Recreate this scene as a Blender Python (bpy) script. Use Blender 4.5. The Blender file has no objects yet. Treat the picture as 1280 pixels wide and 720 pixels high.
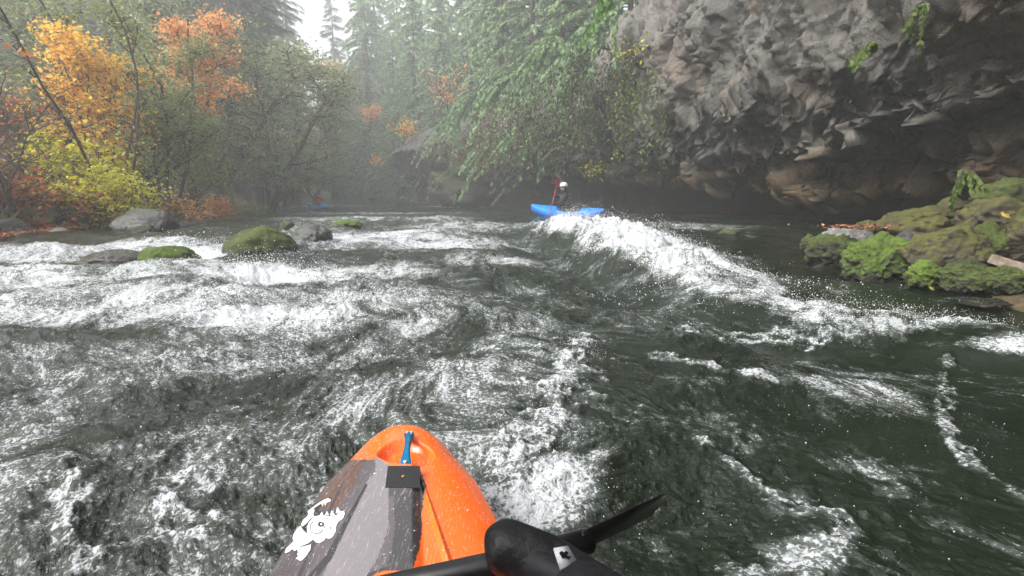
import bpy, bmesh, math
import numpy as np
from mathutils import Vector
R = math.radians
rng = np.random.default_rng(7)
S = bpy.context.scene
COL = S.collection

# ------------------------------------------------------------------ camera
TH = R(11.65); F = 640.0; CAMZ = 1.0
cam_d = bpy.data.cameras.new('camera'); cam = bpy.data.objects.new('camera', cam_d); COL.objects.link(cam)
cam.location = (0, 0, CAMZ); cam.rotation_euler = (R(90) - TH, 0, 0)
cam_d.sensor_width = 36; cam_d.lens = 18; cam_d.clip_start = .02; cam_d.clip_end = 2000
S.camera = cam
CT, ST = math.cos(TH), math.sin(TH)
def ray(px, py):
    x = (px - 640) / F; u = (360 - py) / F
    return np.array([x, CT + u * ST, -ST + u * CT])
def P(px, py, Y):
    d = ray(px, py); k = Y / d[1]; return np.array([d[0] * k, Y, CAMZ + d[2] * k])
def D(px, py, depth):
    d = ray(px, py); return np.array([d[0], d[1], d[2]]) * depth + np.array([0, 0, CAMZ])
def proj(V):
    x = V[..., 0]; y = V[..., 1]; z = V[..., 2] - CAMZ
    dep = y * CT - z * ST; up = y * ST + z * CT
    return 640 + F * x / dep, 360 - F * up / dep
def sstep(a, b, x):
    t = np.clip((x - a) / (b - a), 0, 1); return t * t * (3 - 2 * t)
def W(y):
    return -1.05 * sstep(8, 42, np.asarray(y, float))
def G(px, py, z=None):
    d = ray(px, py)
    if z is not None:
        k = (z - CAMZ) / d[2]; return np.array([0, 0, CAMZ]) + d * k
    y = 1.0
    for k in range(60):
        y = d[1] / -d[2] * (CAMZ - float(W(y))) * .5 + y * .5
    return P(px, py, y)

# ------------------------------------------------------------------ noise
_perm = rng.permutation(256); _perm = np.concatenate([_perm, _perm, _perm])
_g3 = rng.normal(size=(256, 3)); _g3 /= np.linalg.norm(_g3, axis=1)[:, None]
_g2 = rng.normal(size=(256, 2)); _g2 /= np.linalg.norm(_g2, axis=1)[:, None]
def n2(x, y, seed=0):
    x = x + seed * 17.13; y = y + seed * 5.71
    xi = np.floor(x).astype(np.int64); yi = np.floor(y).astype(np.int64)
    xf = x - xi; yf = y - yi
    u = xf ** 3 * (xf * (xf * 6 - 15) + 10); v = yf ** 3 * (yf * (yf * 6 - 15) + 10)
    def g(i, j):
        h = _perm[(_perm[(xi + i) & 255] + yi + j) & 255]
        gg = _g2[h]; return gg[..., 0] * (xf - i) + gg[..., 1] * (yf - j)
    a = g(0, 0) * (1 - u) + g(1, 0) * u; b = g(0, 1) * (1 - u) + g(1, 1) * u
    return (a * (1 - v) + b * v) * 1.5
def n3(p, seed=0):
    p = p + np.array([seed * 17.13, seed * 5.71, seed * 9.37])
    i = np.floor(p).astype(np.int64); f = p - i
    w = f ** 3 * (f * (f * 6 - 15) + 10)
    out = 0
    for a in (0, 1):
        for b in (0, 1):
            for c in (0, 1):
                h = _perm[(_perm[(_perm[(i[..., 0] + a) & 255] + i[..., 1] + b) & 255] + i[..., 2] + c) & 255]
                g = _g3[h]
                d = g[..., 0] * (f[..., 0] - a) + g[..., 1] * (f[..., 1] - b) + g[..., 2] * (f[..., 2] - c)
                wt = (w[..., 0] if a else 1 - w[..., 0]) * (w[..., 1] if b else 1 - w[..., 1]) * (w[..., 2] if c else 1 - w[..., 2])
                out = out + d * wt
    return out * 1.5
def fb3(p, o=4, seed=0, g=.5):
    s = 0; a = 1
    for k in range(o): s = s + a * n3(p * 2 ** k, seed + k); a *= g
    return s
def fb2(x, y, o=4, seed=0, g=.5):
    s = 0; a = 1
    for k in range(o): s = s + a * n2(x * 2 ** k, y * 2 ** k, seed + k); a *= g
    return s
_hv = rng.random(4096) * 2 - 1
def lin2(x, y, seed=0):
    """random heights joined by flat triangles: crisp broken facets"""
    s_ = (x + y) * .366; a = x + s_; b = y + s_; i = np.floor(a).astype(np.int64); j = np.floor(b).astype(np.int64); fx = a - i; fy = b - j
    def h(p, q): return _hv[((i + p) * 73856093 ^ (j + q) * 19349663 ^ seed * 7919) & 4095]
    m = fx > fy; mid = np.where(m, h(1, 0), h(0, 1)); w0 = 1 - np.maximum(fx, fy); w2 = np.minimum(fx, fy); return h(0, 0) * w0 + mid * (1 - w0 - w2) + h(1, 1) * w2
_cell = rng.random((4096, 7))
def facet3(p, seed=0):
    """angular blocks: every Voronoi cell has its own height and its own tilted plane"""
    i0 = np.floor(p).astype(np.int64); best = np.full(p.shape[0], 1e9); sec = np.full(p.shape[0], 1e9); val = np.zeros(p.shape[0])
    for a in (-1, 0, 1):
        for b in (-1, 0, 1):
            for c in (-1, 0, 1):
                i = i0 + np.array([a, b, c])
                h = (i[:, 0] * 73856093 ^ i[:, 1] * 19349663 ^ i[:, 2] * 83492791 ^ (seed * 7919)) & 4095
                r = _cell[h]; q = p - i - r[:, :3]
                d = (q ** 2).sum(1)
                v = (r[:, 3] - .5) * 1.0 + (q * (r[:, 4:7] - .5)).sum(1) * 1.5
                m = d < best
                sec = np.where(m, best, np.minimum(sec, d))
                val = np.where(m, v, val); best = np.where(m, d, best)
    return val, np.sqrt(sec) - np.sqrt(best)

# ------------------------------------------------------------------ object helpers
def tag(o, label=None, cat=None, group=None, kind=None):
    if label: o['label'] = label
    if cat: o['category'] = cat
    if group: o['group'] = group
    if kind: o['kind'] = kind
    return o
def empty(name, loc=(0, 0, 0), rz=0):
    o = bpy.data.objects.new(name, None); COL.objects.link(o); o.location = loc; o.rotation_euler = (0, 0, rz); o.empty_display_size = .2
    return o
def mesh_np(name, V, Fs, mat, parent=None, smooth=False, attrs=None, cattrs=None, mats=None, midx=None):
    me = bpy.data.meshes.new(name)
    V = np.ascontiguousarray(V, np.float32)
    if isinstance(Fs, np.ndarray): Fs = [Fs]
    Fs = [f for f in Fs if len(f)]
    loops = np.concatenate([f.ravel() for f in Fs]).astype(np.int32)
    tot = np.concatenate([np.full(len(f), f.shape[1]) for f in Fs]).astype(np.int32)
    st = np.concatenate([[0], np.cumsum(tot)[:-1]]).astype(np.int32)
    me.vertices.add(len(V)); me.vertices.foreach_set('co', V.ravel())
    me.loops.add(len(loops)); me.loops.foreach_set('vertex_index', loops)
    me.polygons.add(len(tot)); me.polygons.foreach_set('loop_start', st); me.polygons.foreach_set('loop_total', tot)
    if smooth: me.polygons.foreach_set('use_smooth', np.ones(len(tot), bool))
    for m in (mats or [mat]): me.materials.append(m)
    if midx is not None: me.polygons.foreach_set('material_index', np.asarray(midx, np.int32))
    me.update(calc_edges=True)
    for k, (dom, a) in (attrs or {}).items():
        at = me.attributes.new(k, 'FLOAT', dom); at.data.foreach_set('value', np.ascontiguousarray(a, np.float32).ravel())
    for k, a in (cattrs or {}).items():
        at = me.attributes.new(k, 'FLOAT_COLOR', 'POINT'); at.data.foreach_set('color', np.ascontiguousarray(a, np.float32).ravel())
    o = bpy.data.objects.new(name, me); COL.objects.link(o)
    if parent: o.parent = parent
    return o
class Acc:
    """gathers tubes, boxes and templates for one mesh"""
    def __init__(s): s.V = []; s.T = []; s.Q = []; s.n = 0; s.rt = []; s.rq = []
    def add(s, V, T=None, Q=None, rt=None, rq=None):
        V = np.asarray(V, float).reshape(-1, 3); s.V.append(V)
        if T is not None and len(T): s.T.append(np.asarray(T) + s.n); s.rt.append(np.full(len(T), .5) if rt is None else rt)
        if Q is not None and len(Q): s.Q.append(np.asarray(Q) + s.n); s.rq.append(np.full(len(Q), .5) if rq is None else rq)
        s.n += len(V)
    def tube(s, pts, rad, k=6, cap=True, rnd=None):
        pts = np.asarray(pts, float); n = len(pts); rad = np.broadcast_to(np.asarray(rad, float), (n,))
        t = np.gradient(pts, axis=0); t /= np.linalg.norm(t, axis=1)[:, None] + 1e-9
        ref = np.array([0, 0, 1.]) if abs(t[0, 2]) < .9 else np.array([1., 0, 0])
        a = np.cross(t, ref); a /= np.linalg.norm(a, axis=1)[:, None] + 1e-9; b = np.cross(t, a)
        an = np.linspace(0, 2 * np.pi, k, endpoint=False)
        V = pts[:, None] + rad[:, None, None] * (np.cos(an)[None, :, None] * a[:, None] + np.sin(an)[None, :, None] * b[:, None])
        V = V.reshape(-1, 3); i = np.arange(n - 1)[:, None] * k; j = np.arange(k)[None]; j2 = (j + 1) % k
        Q = np.stack([i + j, i + j2, i + k + j2, i + k + j], -1).reshape(-1, 4); T = []
        if cap:
            V = np.vstack([V, pts[0], pts[-1]]); m = n * k
            T = [[m, (q + 1) % k, q] for q in range(k)] + [[m + 1, (n - 1) * k + q, (n - 1) * k + (q + 1) % k] for q in range(k)]
        s.add(V, T if len(T) else None, Q)
    def scatter(s, tv, tt, pos, X, Y, Z, sc, rnd=None):
        """template tv (k,3) with triangles tt put at many frames"""
        pos = np.asarray(pos); M = len(pos)
        if M == 0: return
        V = pos[:, None] + (tv[None, :, 0:1] * X[:, None] + tv[None, :, 1:2] * Y[:, None] + tv[None, :, 2:3] * Z[:, None]) * np.asarray(sc)[:, None, None]
        k = len(tv); T = (tt[None] + (np.arange(M) * k)[:, None, None]).reshape(-1, 3)
        r = np.repeat(rng.random(M) if rnd is None else rnd, len(tt))
        s.add(V.reshape(-1, 3), T, None, r)
    def build(s, name, mat, parent=None, smooth=False):
        V = np.vstack(s.V); Fs = []; r = []
        if s.T: Fs.append(np.vstack(s.T)); r += s.rt
        if s.Q: Fs.append(np.vstack(s.Q)); r += s.rq
        return mesh_np(name, V, Fs, mat, parent, smooth, {'rnd': ('FACE', np.concatenate(r))})
def unit(a): return a / (np.linalg.norm(a, axis=-1, keepdims=True) + 1e-9)
def frames(d, up=None, jit=.3):
    """frames with Y along d and Z roughly up"""
    d = unit(d); M = len(d)
    u = np.tile([0, 0, 1.], (M, 1)) if up is None else up
    u = u + rng.normal(size=(M, 3)) * jit
    X = unit(np.cross(d, u)); Z = np.cross(X, d); return X, d, Z
def copy_tree(o, parent=None):
    c = o.copy(); COL.objects.link(c); c.parent = parent
    for ch in [q for q in bpy.data.objects if q.parent == o]: copy_tree(ch, c)
    return c
def skin(name, pts, edges, rad, mat, parent=None, sub=2, loc=None):
    """one continuous skinned surface, baked to a plain mesh"""
    me = bpy.data.meshes.new(name); me.from_pydata([tuple(p) for p in pts], edges, []); me.update()
    o = bpy.data.objects.new(name, me); COL.objects.link(o)
    m = o.modifiers.new('s', 'SKIN'); m.use_smooth_shade = True
    me.skin_vertices.new() if not me.skin_vertices else None
    for i, r in enumerate(rad):
        r = (r, r) if np.isscalar(r) else r
        me.skin_vertices[0].data[i].radius = r
    me.skin_vertices[0].data[0].use_root = True
    m2 = o.modifiers.new('d', 'SUBSURF'); m2.levels = sub; m2.render_levels = sub
    dg = bpy.context.evaluated_depsgraph_get(); nm = bpy.data.meshes.new_from_object(o.evaluated_get(dg))
    o.modifiers.clear(); o.data = nm; nm.materials.clear(); nm.materials.append(mat)
    nm.polygons.foreach_set('use_smooth', np.ones(len(nm.polygons), bool))
    if parent: o.parent = parent
    return o

# ------------------------------------------------------------------ materials
def new_mat(name):
    m = bpy.data.materials.new(name); m.use_nodes = True; nt = m.node_tree
    return m, nt, nt.nodes['Principled BSDF'], nt.nodes['Material Output']
def N(nt, t, ins=None, **kw):
    n = nt.nodes.new(t)
    for k, v in kw.items(): setattr(n, k, v)
    for k, v in (ins or {}).items():
        if isinstance(v, bpy.types.NodeSocket): nt.links.new(v, n.inputs[k])
        else: n.inputs[k].default_value = v
    return n
def ramp(nt, fac, stops, interp='LINEAR'):
    n = nt.nodes.new('ShaderNodeValToRGB'); nt.links.new(fac, n.inputs[0]); cr = n.color_ramp; cr.interpolation = interp
    while len(cr.elements) < len(stops): cr.elements.new(.5)
    for e, (p, c) in zip(cr.elements, stops):
        e.position = p; e.color = (c, c, c, 1) if np.isscalar(c) else tuple(c) + (1,)
    return n.outputs[0]
def mth(nt, op, a, b=None, c=None, clamp=False):
    n = nt.nodes.new('ShaderNodeMath'); n.operation = op; n.use_clamp = clamp
    for i, v in enumerate((a, b, c)):
        if v is None: continue
        if isinstance(v, bpy.types.NodeSocket): nt.links.new(v, n.inputs[i])
        else: n.inputs[i].default_value = v
    return n.outputs[0]
def mixc(nt, f, a, b, mode='MIX'):
    n = nt.nodes.new('ShaderNodeMix'); n.data_type = 'RGBA'; n.blend_type = mode
    for s, v in ((n.inputs[0], f), (n.inputs[6], a), (n.inputs[7], b)):
        if isinstance(v, bpy.types.NodeSocket): nt.links.new(v, s)
        else: s.default_value = v if s is n.inputs[0] else tuple(v) + (1,)
    return n.outputs[2]
def noise(nt, vec, scale, detail=4, rough=.55, dist=0):
    n = N(nt, 'ShaderNodeTexNoise', {'Scale': scale, 'Detail': detail, 'Roughness': rough, 'Distortion': dist})
    if vec is not None: nt.links.new(vec, n.inputs['Vector'])
    return n.outputs['Fac']
def plain(name, col, rough=.5, metal=0, noise_amt=.15, nscale=30, bump=0, coat=0):
    m, nt, b, out = new_mat(name)
    tc = N(nt, 'ShaderNodeTexCoord').outputs['Object']; f = noise(nt, tc, nscale, 5)
    c1 = tuple(np.array(col) * (1 - noise_amt)); c2 = tuple(np.minimum(np.array(col) * (1 + noise_amt), 1))
    nt.links.new(ramp(nt, f, [(.3, c1), (.7, c2)]), b.inputs['Base Color'])
    b.inputs['Roughness'].default_value = rough; b.inputs['Metallic'].default_value = metal; b.inputs['Coat Weight'].default_value = coat
    if bump:
        bp = N(nt, 'ShaderNodeBump', {'Strength': bump, 'Distance': .01, 'Height': f}); nt.links.new(bp.outputs[0], b.inputs['Normal'])
    return m
def leaf_mat(name, stops, trans=.35, rough=.55):
    m, nt, b, out = new_mat(name)
    a = N(nt, 'ShaderNodeAttribute', attribute_name='rnd').outputs['Fac']
    oi = N(nt, 'ShaderNodeObjectInfo').outputs['Random']
    f = mth(nt, 'ADD', mth(nt, 'MULTIPLY', a, .9), mth(nt, 'MULTIPLY', oi, .1))
    c = ramp(nt, f, stops)
    nt.links.new(c, b.inputs['Base Color']); b.inputs['Roughness'].default_value = rough
    b.inputs['Specular IOR Level'].default_value = .35
    t = N(nt, 'ShaderNodeBsdfTranslucent', {'Color': c}); mx = N(nt, 'ShaderNodeMixShader', {0: trans, 1: b.outputs[0], 2: t.outputs[0]})
    nt.links.new(mx.outputs[0], out.inputs[0]); return m
M = {}
M['bark'] = plain('bark', (.075, .06, .048), .9, 0, .4, 14, .6)
M['bark_mossy'] = plain('mossy_bark', (.06, .065, .035), .9, 0, .5, 10, .6)
M['twig'] = plain('twig_bark', (.06, .04, .032), .85, 0, .3, 20)
M['maple_gold'] = leaf_mat('golden_leaves', [(0, (.80, .50, .07)), (.35, (.86, .44, .07)), (.7, (.88, .60, .14)), (1, (.72, .62, .10))], .55)
M['maple_orange'] = leaf_mat('orange_leaves', [(0, (.66, .28, .10)), (.5, (.80, .40, .15)), (1, (.84, .5, .24))], .55)
M['leaf_lime'] = leaf_mat('lime_leaves', [(0, (.34, .38, .04)), (.5, (.58, .56, .05)), (1, (.72, .62, .07))], .45)
M['leaf_olive'] = leaf_mat('olive_leaves', [(0, (.16, .21, .08)), (.6, (.29, .34, .14)), (.9, (.38, .38, .16)), (1, (.55, .4, .1))], .35)
M['leaf_alder'] = leaf_mat('alder_leaves', [(0, (.15, .20, .09)), (.6, (.28, .33, .15)), (.93, (.42, .43, .18)), (1, (.55, .4, .12))], .35)
M['leaf_red'] = leaf_mat('red_leaves', [(0, (.36, .09, .04)), (.5, (.55, .16, .05)), (1, (.6, .28, .07))], .4)
M['litter'] = leaf_mat('fallen_leaves', [(0, (.16, .07, .04)), (.4, (.36, .13, .06)), (.75, (.52, .2, .08)), (1, (.55, .38, .18))], .2)
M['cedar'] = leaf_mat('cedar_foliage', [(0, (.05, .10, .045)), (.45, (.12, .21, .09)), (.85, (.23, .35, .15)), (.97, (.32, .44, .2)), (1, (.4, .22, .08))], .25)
M['cedar_bright'] = leaf_mat('bright_cedar_foliage', [(0, (.07, .15, .03)), (.6, (.12, .25, .04)), (1, (.2, .34, .06))], .35)
M['fir'] = leaf_mat('fir_needles', [(0, (.025, .045, .025)), (.6, (.05, .08, .045)), (1, (.08, .11, .06))], .15)
M['fern'] = leaf_mat('fern_leaves', [(0, (.06, .12, .02)), (.6, (.12, .2, .035)), (1, (.2, .26, .05))], .35)
M['vine'] = leaf_mat('vine_leaves', [(0, (.04, .05, .025)), (.5, (.08, .10, .04)), (.85, (.13, .17, .06)), (1, (.4, .33, .05))], .25)
M['brush'] = leaf_mat('brush_leaves', [(0, (.08, .055, .035)), (.4, (.15, .10, .05)), (.7, (.14, .17, .06)), (1, (.42, .2, .07))], .25)

def rock_mat(name, base, moss, moss_amt, stain=None, bump=.6, scale=1.0, wet=.35, mossc=None):
    m, nt, b, out = new_mat(name)
    tc = N(nt, 'ShaderNodeNewGeometry'); pos = tc.outputs['Position']; nor = tc.outputs['Normal']
    n1 = noise(nt, pos, 1.3 * scale, 8, .62); n2_ = noise(nt, pos, 9 * scale, 8, .7); n3_ = noise(nt, pos, 45 * scale, 6, .7)
    c1 = tuple(np.array(base) * .45); c2 = tuple(base); c3 = tuple(np.minimum(np.array(base) * 1.55, .6))
    f = mth(nt, 'ADD', mth(nt, 'MULTIPLY', n1, .5), mth(nt, 'MULTIPLY', n2_, .5))
    c = ramp(nt, f, [(.34, c1), (.5, c2), (.64, c3)])
    if stain:
        sep = N(nt, 'ShaderNodeSeparateXYZ', {0: pos}).outputs[2]
        lo = ramp(nt, mth(nt, 'ADD', mth(nt, 'MULTIPLY', sep, .28), mth(nt, 'MULTIPLY', n1, .5)), [(.52, 1.), (.76, 0.)])
        lo = mth(nt, 'MULTIPLY', lo, ramp(nt, n2_, [(.38, .15), (.55, .9)]))
        c = mixc(nt, lo, c, stain)
        big = ramp(nt, noise(nt, pos, .55, 4), [(.52, 0.), (.66, .40)])
        c = mixc(nt, big, c, (.15, .095, .05))
    sz = N(nt, 'ShaderNodeSeparateXYZ', {0: nor}).outputs[2]
    mf = mth(nt, 'ADD', mth(nt, 'MULTIPLY', sz, .42), mth(nt, 'MULTIPLY', n2_, .6))
    mf = mth(nt, 'ADD', mf, mth(nt, 'MULTIPLY', mth(nt, 'SUBTRACT', n1, .5), .7))
    mf = ramp(nt, mth(nt, 'ADD', mf, moss_amt - .5), [(.42, 0.), (.56, 1.)])
    mc = ramp(nt, mth(nt, 'ADD', mth(nt, 'MULTIPLY', n2_, .6), mth(nt, 'MULTIPLY', n1, .4)), [(.36, tuple(np.array(moss) * .4)), (.52, moss), (.68, mossc or tuple(np.array(moss) * 1.6))])
    c = mixc(nt, mf, c, mc)
    ro_ = mth(nt, 'ADD', mth(nt, 'MULTIPLY', mf, .5), mth(nt, 'ADD', wet, mth(nt, 'MULTIPLY', n2_, .25)), clamp=True)
    if not stain:
        sz2 = N(nt, 'ShaderNodeSeparateXYZ', {0: pos}).outputs[2]
        wl = ramp(nt, mth(nt, 'ADD', sz2, mth(nt, 'MULTIPLY', mth(nt, 'SUBTRACT', n2_, .5), .25)), [(.05, 1.), (.12, 0.)])
        c = mixc(nt, wl, c, (.016, .015, .011)); ro_ = mth(nt, 'MULTIPLY', ro_, mth(nt, 'SUBTRACT', 1.0, mth(nt, 'MULTIPLY', wl, .8)))
    nt.links.new(c, b.inputs['Base Color']); nt.links.new(ro_, b.inputs['Roughness'])
    h = mth(nt, 'ADD', mth(nt, 'MULTIPLY', n2_, .7), mth(nt, 'MULTIPLY', n3_, .3))
    if stain:
        wv = N(nt, 'ShaderNodeVectorMath', {0: pos, 1: N(nt, 'ShaderNodeTexNoise', {'Vector': pos, 'Scale': 2.5, 'Detail': 4}).outputs['Color']}, operation='ADD').outputs[0]
        vo = N(nt, 'ShaderNodeTexVoronoi', {'Vector': wv, 'Scale': 3.2}, feature='DISTANCE_TO_EDGE').outputs['Distance']
        crk = ramp(nt, vo, [(.0, 0.), (.035, 1.)]); h = mth(nt, 'ADD', h, mth(nt, 'MULTIPLY', crk, .25))
        c = mixc(nt, mth(nt, 'MULTIPLY', mth(nt, 'SUBTRACT', 1.0, crk), .6), c, (.03, .026, .022))
        nt.links.new(c, b.inputs['Base Color'])
    h = mth(nt, 'ADD', h, mth(nt, 'MULTIPLY', mf, mth(nt, 'MULTIPLY', noise(nt, pos, 110, 3), .5)))
    bp = N(nt, 'ShaderNodeBump', {'Strength': bump, 'Distance': .06, 'Height': h}); nt.links.new(bp.outputs[0], b.inputs['Normal'])
    return m
M['cliff'] = rock_mat('cliff_rock', (.105, .10, .088), (.08, .09, .03), .26, stain=(.19, .115, .045), bump=.9, wet=.45)
M['boulder_moss'] = rock_mat('mossy_boulder_rock', (.075, .075, .06), (.055, .075, .014), .72, bump=.5, scale=2)
M['boulder_bright'] = rock_mat('bright_moss_rock', (.075, .07, .055), (.085, .135, .018), .70, bump=.6, scale=2)
M['boulder_olive'] = rock_mat('olive_moss_rock', (.07, .06, .038), (.085, .085, .02), .56, bump=.6, scale=2)
M['boulder_grey'] = rock_mat('grey_boulder_rock', (.19, .19, .185), (.08, .10, .03), .22, bump=.4, scale=2)
M['boulder_dark'] = rock_mat('dark_boulder_rock', (.045, .04, .038), (.06, .075, .02), .2, bump=.4, scale=2)
M['boulder_wet'] = rock_mat('wet_boulder_rock', (.05, .055, .05), (.05, .06, .02), .25, bump=.5, scale=2, wet=.05)

m, nt, b, out = new_mat('forest_floor')
pos = N(nt, 'ShaderNodeNewGeometry').outputs['Position']
a1 = noise(nt, pos, .9, 6, .6); a2 = noise(nt, pos, 14, 6, .7)
c = ramp(nt, a2, [(.3, (.03, .022, .016)), (.5, (.085, .055, .035)), (.62, (.19, .10, .05)), (.75, (.3, .16, .08))])
c = mixc(nt, ramp(nt, a1, [(.45, 0.), (.6, .8)]), c, (.06, .075, .025))
nt.links.new(c, b.inputs['Base Color']); b.inputs['Roughness'].default_value = .9
bp = N(nt, 'ShaderNodeBump', {'Strength': .8, 'Distance': .08, 'Height': a2}); nt.links.new(bp.outputs[0], b.inputs['Normal'])
M['ground'] = m

# river water: dark green water, white where air is beaten into it, fine flecks also paint sky glitter
m, nt, b, out = new_mat('river_water')
geo = N(nt, 'ShaderNodeNewGeometry'); pos = geo.outputs['Position']
dn = N(nt, 'ShaderNodeAttribute', attribute_name='air').outputs['Fac']
tb = N(nt, 'ShaderNodeAttribute', attribute_name='chop').outputs['Fac']
fl = N(nt, 'ShaderNodeAttribute', attribute_name='flow').outputs['Vector']
l1 = noise(nt, fl, 2.8, 9, .66, .25); l2 = noise(nt, fl, 15, 6, .72, .35); l3 = noise(nt, pos, 66, 2, .6, .5)
l4 = noise(nt, pos, 130, 2, .6, .4)
co = mth(nt, 'DIVIDE', mth(nt, 'SUBTRACT', mth(nt, 'ADD', mth(nt, 'MULTIPLY', l1, .52), mth(nt, 'MULTIPLY', l2, .48)), .335), .33)
k = mth(nt, 'ADD', mth(nt, 'SUBTRACT', co, 1.0), dn)
fine = mth(nt, 'DIVIDE', mth(nt, 'SUBTRACT', mth(nt, 'ADD', mth(nt, 'MULTIPLY', l3, .70), mth(nt, 'MULTIPLY', l4, .30)), .34), .32)
kf = mth(nt, 'ADD', mth(nt, 'SUBTRACT', fine, 1.0), mth(nt, 'ADD', mth(nt, 'MULTIPLY', k, 1.3), .39))
foam = N(nt, 'ShaderNodeMapRange', {'Value': kf, 'From Min': -.06, 'From Max': .46}, interpolation_type='SMOOTHSTEP').outputs[0]
foam = mth(nt, 'MULTIPLY', foam, mth(nt, 'ADD', mth(nt, 'MULTIPLY', dn, .45), .52), clamp=True)
milk = N(nt, 'ShaderNodeMapRange', {'Value': k, 'From Min': -.22, 'From Max': .3, 'To Max': .5}).outputs[0]
wc = mixc(nt, milk, (.007, .012, .006), (.20, .225, .21))
b.inputs['Roughness'].default_value = .06; b.inputs['IOR'].default_value = 1.333; nt.links.new(mth(nt, 'ADD', mth(nt, 'MULTIPLY', tb, .34), .24), b.inputs['Specular IOR Level'])
nt.links.new(wc, b.inputs['Base Color'])
r1 = noise(nt, fl, 11, 4, .6, .6); r2 = noise(nt, pos, 52, 4, .65, .8)
hh = mth(nt, 'ADD', mth(nt, 'MULTIPLY', r1, .50), mth(nt, 'MULTIPLY', r2, .26))
hh = mth(nt, 'MULTIPLY', hh, mth(nt, 'ADD', mth(nt, 'MULTIPLY', tb, .95), .03))
bp = N(nt, 'ShaderNodeBump', {'Strength': 1.0, 'Distance': .05, 'Height': hh}); nt.links.new(bp.outputs[0], b.inputs['Normal'])
fo = N(nt, 'ShaderNodeBsdfPrincipled', {'Base Color': (.54, .56, .58, 1), 'Roughness': .6, 'Specular IOR Level': .4})
fo.inputs['Subsurface Weight'].default_value = 0
hb = mth(nt, 'ADD', mth(nt, 'MULTIPLY', l2, .6), mth(nt, 'MULTIPLY', fine, .25))
bp2 = N(nt, 'ShaderNodeBump', {'Strength': .9, 'Distance': .03, 'Height': hb}); nt.links.new(bp2.outputs[0], fo.inputs['Normal'])
mx = N(nt, 'ShaderNodeMixShader', {0: foam, 1: b.outputs[0], 2: fo.outputs[0]}); nt.links.new(mx.outputs[0], out.inputs[0])
M['water'] = m
m, nt, b, out = new_mat('spray_drops'); b.inputs['Base Color'].default_value = (.8, .82, .84, 1); b.inputs['Roughness'].default_value = .15; M['drops'] = m

# ------------------------------------------------------------------ river banks
yk = np.array([-40, -5, 0, 8.3, 12, 17.5, 32, 43, 69, 82, 95, 130, 200]); xk = np.array([-9, -8.2, -8.1, -8.3, -9.2, -10.7, -16.5, -19.5, -27, -29.5, -36, -60, -100])
def xL(y): return np.interp(y, yk, xk)
yr = np.array([-40, -5, 0, 3.7, 4.7, 6.3, 9.5, 16, 25, 33, 42, 48, 60, 77, 95, 130, 200]); xr = np.array([5.5, 4.8, 4.4, 4.0, 4.0, 3.9, 8.6, 12.2, 11.0, 8.0, 1.0, -8.0, -12, -17, -20, -42, -85])
def xR(y): return np.interp(y, yr, xr)
# foot of the cliff, seen in plan: x, y, normal angle, rim offset, rim height, height scale
ST_ = np.array([
 [-9.6, 53, .3, .7, .40], [-7.6, 49.5, .9, .9, .42], [-1.5, 45, 2.4, 1.3, .45], [5.2, 38, 3.7, 1.35, .5], [10.0, 29, 4.9, 1.25, .6],
 [12.4, 20, 5.2, 1.0, .85], [12.6, 14, 5.1, .80, 1.], [12.4, 10, 4.5, .78, 1.], [12.2, 7.6, 4.0, 1.25, 1.], [12.6, 5, 4.0, 1.5, 1.], [12.8, 1.5, 4.2, 1.8, 1.], [13, -4, 4.3, 2.0, 1.], [13.5, -12, 4.3, 2.2, 1.]])
def xF(y): return np.interp(y, ST_[::-1, 1], ST_[::-1, 0])
def hS(y): return np.interp(y, ST_[::-1, 1], ST_[::-1, 4])
def land(x, y):
    w = W(y); dL = xL(y) - x; dR = x - xR(y); dF = x - xF(y)
    nz = fb2(x * .35, y * .35, 4, 3) * .35
    zl = np.where(dL > 0, .10 + .16 * dL + .60 * np.maximum(dL - 5, 0) + nz * np.clip(dL / 3, 0, 1.5), .45 * dL)  # slope above the left bank raised, also to darken water reflections
    top = 10.5 * hS(y)
    zr = np.where(dR > 0, .05 + .22 * dR, .45 * dR)
    zr = np.where(dF > .8, np.minimum(zr, .9), zr) + sstep(1.6, 5, dF) * top + .35 * np.maximum(dF - 5, 0) + np.clip(dF / 5, 0, 2) * nz
    far = y > 52
    zf = np.where(dR > 0, .2 + .8 * np.minimum(dR, 14) + .3 * np.maximum(dR - 14, 0) + nz, .45 * dR)
    zr = np.where(far, zf * sstep(52, 58, y) + zr * (1 - sstep(52, 58, y)), zr)
    z = np.where(dL > dR, zl, zr)
    z = np.maximum(z, -1.3) + w
    z = np.where(y > 96, np.maximum(z, w + .35 * np.minimum(y - 96, 40) + nz), z)
    z = np.where(y < -14, np.maximum(z, w + 1.3 * np.minimum(-14 - y, 22) + nz), z)  # unseen hill behind the camera, added to darken reflections in the water
    return np.where(z > 16, 16 + 14 * (1 - np.exp(-(z - 16) / 14)), z)
gx = np.concatenate([np.linspace(-150, -60, 18), np.linspace(-58, -4, 170), np.linspace(-3, 26, 80), np.linspace(30, 150, 20)])
gy = np.concatenate([np.linspace(-60, 4, 40), np.linspace(4.3, 60, 190), np.linspace(61, 141, 70), [142, 144]])
X, Y = np.meshgrid(gx, gy); Z = land(X.ravel(), Y.ravel())
def grid_faces(nr, nc):
    i = np.arange(nr - 1)[:, None] * nc + np.arange(nc - 1)[None]
    return np.stack([i, i + 1, i + nc + 1, i + nc], -1).reshape(-1, 4)
o = mesh_np('ground', np.stack([X.ravel(), Y.ravel(), Z], 1), grid_faces(len(gy), len(gx)), M['ground'], smooth=True)
tag(o, 'sloping forest floor and river banks covered with soil and fallen leaves, with an added unseen hill behind the camera', 'ground', kind='structure')

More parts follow.
